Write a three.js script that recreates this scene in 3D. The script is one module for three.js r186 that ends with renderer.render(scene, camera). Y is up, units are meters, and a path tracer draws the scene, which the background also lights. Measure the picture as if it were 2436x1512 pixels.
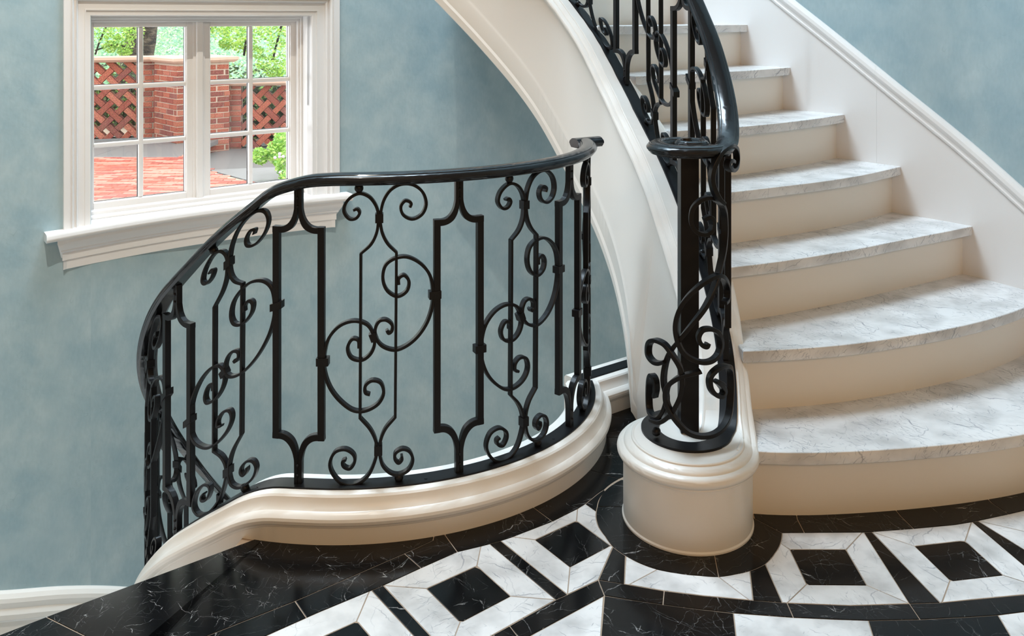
import * as THREE from 'three';
import { mergeGeometries, toCreasedNormals, mergeVertices } from 'three/addons/utils/BufferGeometryUtils.js';
import { RoundedBoxGeometry } from 'three/addons/geometries/RoundedBoxGeometry.js';
import { RectAreaLightUniformsLib } from 'three/addons/lights/RectAreaLightUniformsLib.js';
import { createNoise2D } from 'simplex-noise';

// ---------------------------------------------------------------- camera, sky, large lights, exposure
const W = 2436, H = 1512, FOCAL = 2050, EYE = 1.26;
const scene = new THREE.Scene();
const camera = new THREE.PerspectiveCamera(2 * Math.atan(H / 2 / FOCAL) * 180 / Math.PI, W / H, 0.05, 200);
camera.position.set(0, EYE, 0);
camera.lookAt(0, EYE, -5);
camera.setViewOffset(W, H, 0, H / 2 - 39, W, H);        // a shifted lens: level camera, horizon near the top of the frame
const renderer = new THREE.WebGLRenderer({ antialias: true });
renderer.toneMapping = THREE.LinearToneMapping;
renderer.toneMappingExposure = 1.1;
renderer.shadowMap.enabled = true;
RectAreaLightUniformsLib.init();
scene.background = new THREE.Color().setRGB(3.7, 3.85, 4.0);   // bright overcast sky
scene.backgroundIntensity = 1;
const SKY = { color: new THREE.Color().setRGB(0.72, 0.87, 1.0), power: 30 };     // laylight above the stair well
const WARM = { color: new THREE.Color().setRGB(1.0, 0.63, 0.34), power: 3.3 };    // pendant lamps of the hall behind the camera
const sky = new THREE.RectAreaLight(SKY.color, SKY.power, 1.7, 1.2);
sky.position.set(-0.7, 4.6, -3.35); sky.rotation.x = -Math.PI / 2; scene.add(sky);

// ---------------------------------------------------------------- helpers
const V = (x, y, d) => new THREE.Vector3(x, y, -d);                              // metres: right, up, ahead of the camera
let seed = 7; const rnd = () => { seed = (seed * 16807) % 2147483647; return (seed - 1) / 2147483646; };
const rr = (a, b) => a + (b - a) * rnd();
const lerp = (a, b, t) => a + (b - a) * t;
function table(rows) {                                                          // smooth piecewise interpolation x -> y
  return (x) => {
    const n = rows.length; if (x <= rows[0][0]) return rows[0][1]; if (x >= rows[n - 1][0]) return rows[n - 1][1];
    let i = 0; while (x > rows[i + 1][0]) i++;
    const [x1, y1] = rows[i], [x2, y2] = rows[i + 1], h = x2 - x1, t = (x - x1) / h;
    const sl = (k) => k <= 0 || k >= n - 1 ? (k <= 0 ? (rows[1][1] - rows[0][1]) / (rows[1][0] - rows[0][0]) : (rows[n - 1][1] - rows[n - 2][1]) / (rows[n - 1][0] - rows[n - 2][0])) : (rows[k + 1][1] - rows[k - 1][1]) / (rows[k + 1][0] - rows[k - 1][0]);
    const m1 = sl(i) * h, m2 = sl(i + 1) * h, t2 = t * t, t3 = t2 * t;
    return (2 * t3 - 3 * t2 + 1) * y1 + (t3 - 2 * t2 + t) * m1 + (-2 * t3 + 3 * t2) * y2 + (t3 - t2) * m2;
  };
}
function spline(points, per = 24) {
  const c = new THREE.CatmullRomCurve3(points.map((p) => new THREE.Vector3(p[0], p[1], 0)), false, 'centripetal');
  return c.getPoints((points.length - 1) * per).map((p) => [p.x, p.y]);
}
class Plan {                                                                    // a curve on the ground plan, by length
  constructor(pts, flip = 1) {
    this.p = pts; this.f = flip; this.s = [0];
    for (let i = 1; i < pts.length; i++) this.s.push(this.s[i - 1] + Math.hypot(pts[i][0] - pts[i - 1][0], pts[i][1] - pts[i - 1][1]));
    this.length = this.s[pts.length - 1]; this.o = 0;
  }
  at(s) {
    s += this.o; const S = this.s, n = S.length; let a = 0, b = n - 1;
    while (b - a > 1) { const m = (a + b) >> 1; if (S[m] <= s) a = m; else b = m; }
    const t = (s - S[a]) / (S[b] - S[a]), p = this.p;
    const T = (k) => { const q = p[Math.min(n - 1, k + 1)], r = p[Math.max(0, k - 1)]; return [q[0] - r[0], q[1] - r[1]]; };
    const ta = T(a), tb = T(b), tt = Math.min(1, Math.max(0, t)); let tx = lerp(ta[0], tb[0], tt), td = lerp(ta[1], tb[1], tt); const l = Math.hypot(tx, td); tx /= l; td /= l;
    return { x: lerp(p[a][0], p[b][0], t), d: lerp(p[a][1], p[b][1], t), tx, td, nx: td * this.f, nd: -tx * this.f };
  }
}
// rings of points joined into a closed skin
function loft(rings, { closed = true, caps = true, crease = 0.5, uv } = {}) {
  const m = rings[0].length, pos = [], idx = [], uvs = [];
  let along = 0;
  rings.forEach((r, i) => {
    if (i) along += r[0].distanceTo(rings[i - 1][0]);
    let across = 0;
    for (let j = 0; j <= (closed ? m : m - 1); j++) {
      const p = r[j % m]; if (j) across += p.distanceTo(r[(j - 1) % m]);
      pos.push(p.x, p.y, p.z); if (uv) { const w = uv(p, along, across); uvs.push(w[0], w[1]); } else uvs.push(along, across);
    }
  });
  const w = closed ? m + 1 : m;
  for (let i = 0; i + 1 < rings.length; i++) for (let j = 0; j + 1 < w; j++) { const a = i * w + j, b = a + 1, c = a + w, d = c + 1; idx.push(a, c, b, b, c, d); }
  if (caps && closed) {
    const cap = (ri, rev) => {
      const r = rings[ri], c = new THREE.Vector3(), t = new THREE.Vector3().subVectors(r[1], r[0]), n = new THREE.Vector3();
      for (let j = 1; j + 1 < m; j++) n.add(new THREE.Vector3().crossVectors(new THREE.Vector3().subVectors(r[j], r[0]), new THREE.Vector3().subVectors(r[j + 1], r[0])));
      n.normalize(); t.normalize(); const b = new THREE.Vector3().crossVectors(n, t);
      const flat = r.map((p) => { c.subVectors(p, r[0]); return new THREE.Vector2(c.dot(t), c.dot(b)); });
      const base = pos.length / 3; r.forEach((p) => { pos.push(p.x, p.y, p.z); const w2 = uv ? uv(p, 0, 0) : [p.x, p.y]; uvs.push(w2[0], w2[1]); });
      for (const f of THREE.ShapeUtils.triangulateShape(flat, [])) rev ? idx.push(base + f[0], base + f[2], base + f[1]) : idx.push(base + f[0], base + f[1], base + f[2]);
    };
    cap(0, false); cap(rings.length - 1, true);
  }
  const g = new THREE.BufferGeometry();
  g.setAttribute('position', new THREE.Float32BufferAttribute(pos, 3)); g.setAttribute('uv', new THREE.Float32BufferAttribute(uvs, 2)); g.setIndex(idx);
  return orient(toCreasedNormals(g, crease));
}
function orient(g) {                                                            // turn a closed skin outside out
  const p = g.attributes.position.array; let vol = 0;
  for (let i = 0; i < p.length; i += 9) vol += p[i] * (p[i + 4] * p[i + 8] - p[i + 5] * p[i + 7]) - p[i + 1] * (p[i + 3] * p[i + 8] - p[i + 5] * p[i + 6]) + p[i + 2] * (p[i + 3] * p[i + 7] - p[i + 4] * p[i + 6]);
  if (vol < 0) for (const k of ['position', 'normal', 'uv']) {
    const a = g.attributes[k], n = a.itemSize, q = a.array;
    for (let i = 0; i < a.count; i += 3) for (let c = 0; c < n; c++) { const t = q[(i + 1) * n + c]; q[(i + 1) * n + c] = q[(i + 2) * n + c]; q[(i + 2) * n + c] = t; }
    if (k === 'normal') for (let i = 0; i < q.length; i++) q[i] = -q[i];
  }
  return g;
}
function sweep(plan, s0, s1, n, profile, y, opt) {                              // profile(s) -> [[out, up], ...] carried along a plan curve at height y(s)
  const rings = [];
  for (let i = 0; i <= n; i++) {
    const s = lerp(s0, s1, i / n), f = plan.at(s), h = y(s);
    rings.push(profile(s).map(([o, u]) => V(f.x + f.nx * o, h + u, f.d + f.nd * o)));
  }
  return loft(rings, opt);
}
const counts = {};
const numbered = (name) => { const k = counts[name] = (counts[name] ?? -1) + 1; return k ? name + '_' + String(k).padStart(3, '0') : name; };
function shade(o) { o.castShadow = o.receiveShadow = true; return o; }
function mesh(name, g, m, parent) { const o = shade(new THREE.Mesh(g, m)); o.name = parent ? name : numbered(name); (parent || scene).add(o); return o; }
function group(name, parent) { const o = new THREE.Group(); o.name = parent ? name : numbered(name); (parent || scene).add(o); return o; }
function tag(o, label, category, grp) { o.userData.label = label; o.userData.category = category; if (grp) o.userData.group = grp; return o; }
function struct(o) { o.userData.kind = 'structure'; return o; }
function boxG(x0, x1, y0, y1, z0, z1, r = 0.003) {
  const w = x1 - x0, h = y1 - y0, l = z1 - z0;
  const g = r ? new RoundedBoxGeometry(w, h, l, 1, Math.min(r, w / 3, h / 3, l / 3)) : new THREE.BoxGeometry(w, h, l);
  g.translate((x0 + x1) / 2, (y0 + y1) / 2, (z0 + z1) / 2); return g;
}
const plain = (g) => { const q = g.index ? g.toNonIndexed() : g; for (const k of Object.keys(q.attributes)) if (!['position', 'normal', 'uv'].includes(k)) q.deleteAttribute(k); return q; };
const merge = (l) => mergeGeometries(l.map(plain));

// ---------------------------------------------------------------- materials
const n2 = createNoise2D(rnd);
const fbm = (x, y, o = 4) => { let a = 0, w = 0.5; for (let i = 0; i < o; i++) { a += w * n2(x, y); x = x * 2.03 + 17.3; y = y * 2.03 - 9.1; w *= 0.5; } return a; };
function wrapNoise(f, N) {                                                      // f(u, v) in 0..1 made to repeat by cross-fading the edges
  const d = new Uint8Array(N * N * 4), b = 0.12;
  for (let j = 0; j < N; j++) for (let i = 0; i < N; i++) {
    const u = i / N, v = j / N, a = Math.min(1, Math.max(0, (u - 1 + b) / b)), c = Math.min(1, Math.max(0, (v - 1 + b) / b));
    let p = f(u, v); if (a > 0) { const q = f(u - 1, v); p = p.map((x, k) => lerp(x, q[k], a)); }
    if (c > 0) { let q = f(u, v - 1); if (a > 0) { const r = f(u - 1, v - 1); q = q.map((x, k) => lerp(x, r[k], a)); } p = p.map((x, k) => lerp(x, q[k], c)); }
    const o = (j * N + i) * 4; for (let k = 0; k < 3; k++) d[o + k] = Math.max(0, Math.min(255, p[k])); d[o + 3] = 255;
  }
  const t = new THREE.DataTexture(d, N, N); t.wrapS = t.wrapT = THREE.RepeatWrapping; t.magFilter = THREE.LinearFilter; t.minFilter = THREE.LinearMipmapLinearFilter; t.generateMipmaps = true; t.needsUpdate = true; return t;
}
const srgb = (t) => { t.colorSpace = THREE.SRGBColorSpace; return t; };
const ridge = (x, w) => Math.max(0, 1 - Math.abs(x) / w);
const plasterTex = srgb(wrapNoise((u, v) => {
  const a = fbm(u * 3 + 3, v * 3, 4), b = fbm(u * 9 + 40, v * 7, 4), c = fbm(u * 60, v * 22 + 9, 2), g = a * 0.55 + b * 0.4;
  const mark = ridge(fbm(u * 5 + 70, v * 5 + 20, 3), 0.012) * Math.max(0, fbm(u * 6 + 11, v * 6, 2)) * 26;
  return [157 + g * 26 + c * 4 - mark, 180 + g * 19 + c * 4 - mark, 187 + g * 14 + c * 4 - mark];
}, 1024));
// polished pale marble: soft clouds with wisps of grey drawn over them along the bedding
function paleMarble(base, cloud, wisps, veins, dir, spread) {
  const N = 1024, q = 256, c = document.createElement('canvas'); c.width = c.height = N; const x = c.getContext('2d');
  const s = document.createElement('canvas'); s.width = s.height = q; const y = s.getContext('2d'), im = y.createImageData(q, q);
  for (let j = 0; j < q; j++) for (let i = 0; i < q; i++) { const u = i / q, v = j / q, w = (p, r) => fbm(p * 4.2 + r * 1.5 + 7, r * 5 - p, 5), a = Math.max(0, (u - 0.88) / 0.12), e = Math.max(0, (v - 0.88) / 0.12); const m = lerp(lerp(w(u, v), w(u - 1, v), a), lerp(w(u, v - 1), w(u - 1, v - 1), a), e); const g = base + Math.min(0.25, m) * cloud, k = (j * q + i) * 4; im.data[k] = g; im.data[k + 1] = g; im.data[k + 2] = g; im.data[k + 3] = 255; }
  y.putImageData(im, 0, 0); x.drawImage(s, 0, 0, N, N); x.lineCap = 'round';
  const walk = (px, py, a, n, w, al, turn) => {
    const pts = [[px, py]]; let side = 0; for (let k = 0; k < n; k++) { a += rr(-turn, turn) * 0.35; side = rnd() < 0.3 ? rr(-1.1, 1.1) : side * 0.5; px += Math.cos(a + side) * 3.4; py += Math.sin(a + side) * 3.4; pts.push([px, py]); }
    for (const ox of [-N, 0, N]) for (const oy of [-N, 0, N]) { if (Math.abs(ox) + Math.abs(oy) > N) continue; for (let k = 0; k + 1 < pts.length; k++) { const f = Math.sin(Math.PI * (k + 0.6) / pts.length); x.strokeStyle = `rgba(84,90,104,${al * f})`; x.lineWidth = Math.max(0.5, w * f); x.beginPath(); x.moveTo(pts[k][0] + ox, pts[k][1] + oy); x.lineTo(pts[k + 1][0] + ox, pts[k + 1][1] + oy); x.stroke(); } }
  };
  for (let k = 0; k < wisps; k++) { const px = rr(0, N), py = rr(0, N); if (fbm(px / 220, py / 220 + 50, 3) < rr(-0.35, 0.3)) continue; walk(px, py, dir + rr(-spread, spread) + (rnd() < 0.2 ? 1.3 : 0), 2 + rnd() * rnd() * 16, rr(0.6, 2.4), rr(0.06, 0.34), 0.3); }
  for (let k = 0; k < veins; k++) walk(rr(0, N), rr(0, N), dir + rr(-spread, spread) * 1.6, 12 + rnd() * 60, rr(1, 5), rr(0.05, 0.22), 0.3);
  const t = new THREE.CanvasTexture(c); t.wrapS = t.wrapT = THREE.RepeatWrapping; return srgb(t);
}
const carraraTex = paleMarble(220, 42, 1700, 200, 0.7, 0.6);
const treadTex = paleMarble(219, 38, 8500, 170, 0.75, 0.42);                    // finely streaked marble of the treads
function blackMarble() {
  const N = 1024, c = document.createElement('canvas'); c.width = c.height = N; const x = c.getContext('2d');
  x.fillStyle = '#08090b'; x.fillRect(0, 0, N, N);
  x.lineCap = 'round';
  const walk = (px, py, a, len, w, al) => {
    let side = 0; const pts = [[px, py]]; for (let k = 0; k < len; k++) { a += rr(-0.06, 0.06); side = rnd() < 0.35 ? rr(-0.9, 0.9) : side * 0.4; px += Math.cos(a + side) * 5; py += Math.sin(a + side) * 5; pts.push([px, py]); }
    for (let k = 0; k + 1 < pts.length; k++) { const f = Math.sin(Math.PI * (k + 0.5) / pts.length); x.strokeStyle = `rgba(212,211,208,${al * (0.35 + 0.65 * f) * rr(0.5, 1)})`; x.lineWidth = Math.max(0.6, w * f * rr(0.5, 1.4)); x.beginPath(); x.moveTo(...pts[k]); x.lineTo(...pts[k + 1]); x.stroke(); }
    return pts;
  };
  const bearing = () => [0.45, 1.75, -0.7][Math.floor(rnd() * 2.6)] + rr(-0.3, 0.3);
  for (let k = 0; k < 560; k++) walk(rr(0, N), rr(0, N), bearing(), 10 + rnd() * 50, rr(0.7, 1.7), rr(0.1, 0.46));
  for (let k = 0; k < 60; k++) { const p = walk(rr(0, N), rr(0, N), bearing(), 8 + rnd() * 34, rr(1, 3.4), rr(0.35, 0.8)); for (let i = 0; i < 5; i++) if (rnd() < 0.6) { const q = p[Math.floor(rnd() * p.length)]; walk(q[0], q[1], rr(0, 6.28), 2 + rnd() * 9, rr(0.8, 4), rr(0.25, 0.7)); } }
  for (let k = 0; k < 1500; k++) { x.fillStyle = `rgba(200,205,215,${rr(0.03, 0.2)})`; x.fillRect(rr(0, N), rr(0, N), rr(0.6, 2.6), rr(0.6, 1.8)); }
  const t = new THREE.CanvasTexture(c); t.wrapS = t.wrapT = THREE.RepeatWrapping; return srgb(t);
}
const blackTex = blackMarble();
const fineTex = wrapNoise((u, v) => { const g = 128 + fbm(u * 26, v * 26, 4) * 120; return [g, g, g]; }, 512);
const std = (o) => new THREE.MeshStandardMaterial(o), phy = (o) => new THREE.MeshPhysicalMaterial(o);
const lin = (r, g, b) => new THREE.Color().setRGB(r, g, b);
const M = {
  plaster: std({ map: plasterTex, roughness: 0.62, bumpMap: fineTex, bumpScale: 0.0004 }),
  white: phy({ color: lin(0.80, 0.775, 0.73), roughness: 0.36, clearcoat: 0.25, clearcoatRoughness: 0.25 }),
  trim: phy({ color: lin(0.80, 0.79, 0.78), roughness: 0.32, clearcoat: 0.25, clearcoatRoughness: 0.2 }),
  riser: std({ color: lin(0.80, 0.75, 0.67), roughness: 0.5 }),
  iron: phy({ color: lin(0.0075, 0.008, 0.0095), roughness: 0.38, specularIntensity: 0.32, clearcoat: 0.1, clearcoatRoughness: 0.3 }),
  rail: phy({ color: lin(0.006, 0.0065, 0.008), roughness: 0.25, specularIntensity: 0.4, clearcoat: 0.35, clearcoatRoughness: 0.1 }),
  tread: std({ map: treadTex, roughness: 0.2 }),
  black: phy({ map: blackTex, roughness: 0.16, specularIntensity: 0.5 }),
  marble: std({ map: carraraTex, roughness: 0.2 }),
  grout: std({ color: lin(0.42, 0.33, 0.25), roughness: 0.9 }),
  hall: std({ color: lin(0.42, 0.34, 0.22), roughness: 0.8 }),
  ceiling: std({ color: lin(0.62, 0.58, 0.53), roughness: 0.9 }),
  glass: phy({ color: 0xffffff, transmission: 1, thickness: 0, roughness: 0.0, ior: 1.5 }),
  spacer: std({ color: lin(0.03, 0.035, 0.04), roughness: 0.5 }),
};

// ---------------------------------------------------------------- plan curves: stair well, string, wall
const ell = (t, a, b) => [-0.427 + a * Math.sin(t * Math.PI / 180), 2.66 - b * Math.cos(t * Math.PI / 180)];
const guardPts = []; let guardZero = 0;
for (let t = -270; t <= 118; t += 1) { if (t === 0) guardZero = guardPts.length; guardPts.push(ell(t, 0.66, 0.55)); }
const guard = new Plan(guardPts); guard.o = guard.s[guardZero];
const guardPlate = table([[-1.9, -1.92], [-1.7, -1.64], [-1.278, -1.08], [-1.033, -0.745], [-0.8, -0.45], [-0.62, -0.24], [-0.465, -0.082], [-0.38, -0.015], [-0.285, 0.05], [-0.225, 0.088], [-0.163, 0.111], [-0.1, 0.1165], [0, 0.117], [1.4, 0.117]]);
const guardRail = table([[-1.9, -1.22], [-1.7, -0.94], [-1.278, -0.381], [-1.033, -0.045], [-0.8, 0.24], [-0.62, 0.45], [-0.53, 0.54], [-0.43, 0.625], [-0.351, 0.695], [-0.283, 0.752], [-0.221, 0.80], [-0.163, 0.843], [-0.082, 0.870], [-0.02, 0.877], [0.06, 0.878], [1.4, 0.878]]);
const wallCtl = [[-2.75, 1.9], [-2.62, 2.35], [-2.38, 2.75], [-2.06, 3.1], [-1.766, 3.363], [-1.328, 3.78], [-0.794, 4.083], [-0.25, 4.25], [0.28, 4.22], [0.68, 4.04], [0.988, 3.78], [1.131, 3.60], [1.2955, 3.42], [1.448, 3.237], [1.608, 3.05], [1.712, 2.886], [1.83, 2.65], [1.93, 2.35], [1.99, 2.0]];
const wall = new Plan(spline(wallCtl, 30));

// ---------------------------------------------------------------- room shell
const WIN = { x: -1.755, d: 3.6, ex: 0.8024, ed: 0.5967 };                      // window frame: along the wall, and into the room
const winA = (p) => (p.x - WIN.x) * WIN.ex + (p.d - WIN.d) * WIN.ed;
const sAtA = (a) => { for (let s = 1.4; s < 3.6; s += 0.002) if (winA(wall.at(s)) >= a) return s; };
const openL = sAtA(-0.036), openR = sAtA(0.902), LOW = -2.7, TOP = 4.8, SILL = 0.425, HEAD = 1.262;
{
  const piece = (s0, s1, y0, y1, n) => sweep(wall, s0, s1, n, () => [[0, y0], [0, y1], [-0.3, y1], [-0.3, y0]], () => 0);
  const W2 = [0.06, 0.86, 0.2, 2.5];
  const g = merge([piece(0, W2[0], LOW, TOP, 4), piece(W2[0], W2[1], LOW, W2[2], 14), piece(W2[0], W2[1], W2[3], TOP, 14), piece(W2[1], openL, LOW, TOP, 30), piece(openL, openR, LOW, SILL, 16), piece(openL, openR, HEAD, TOP, 16), piece(openR, wall.length, LOW, TOP, 90)]);
  struct(mesh('wall_back', g, M.plaster));
  // tall stair window left of the picture
  const w2 = struct(group('window_2')), p = wall.at(W2[0]), q = wall.at(W2[1]), len = Math.hypot(q.x - p.x, q.d - p.d);
  w2.position.set(p.x, 0, -p.d); w2.rotation.y = Math.atan2(q.d - p.d, q.x - p.x);
  const fr = (name, ...r) => mesh(name, boxG(...r), M.trim, w2);
  fr('jamb', 0, 0.05, W2[2], W2[3], 0.02, 0.24); fr('jamb', len - 0.05, len, W2[2], W2[3], 0.02, 0.24); fr('head', 0.05, len - 0.05, W2[3] - 0.05, W2[3], 0.02, 0.24); fr('sill_board', 0.05, len - 0.05, W2[2], W2[2] + 0.04, 0.02, 0.24);
  fr('muntin', len / 2 - 0.012, len / 2 + 0.012, W2[2] + 0.04, W2[3] - 0.05, 0.1, 0.13); for (let k = 1; k < 4; k++) { const y = lerp(W2[2] + 0.04, W2[3] - 0.05, k / 4); fr('muntin', 0.05, len - 0.05, y - 0.012, y + 0.012, 0.1, 0.13); }
  mesh('pane', boxG(0.05, len - 0.05, W2[2] + 0.04, W2[3] - 0.05, 0.113, 0.117, 0), M.glass, w2);
  const bw = (x0, x1, y0, y1, d0, d1) => boxG(x0, x1, y0, y1, -d1, -d0, 0);
  struct(mesh('wall_left', bw(-3.1, -2.74, LOW, TOP, -3.4, 1.92), M.hall));
  struct(mesh('wall_right', bw(1.99, 2.3, LOW, TOP, -3.4, 2.02), M.hall));
  struct(mesh('wall_front', bw(-3.1, 2.3, LOW, TOP, -3.7, -3.4), M.hall));
  struct(mesh('ceiling', bw(-3.4, 2.6, TOP, TOP + 0.2, -3.7, 4.8), M.ceiling));
}
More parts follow.
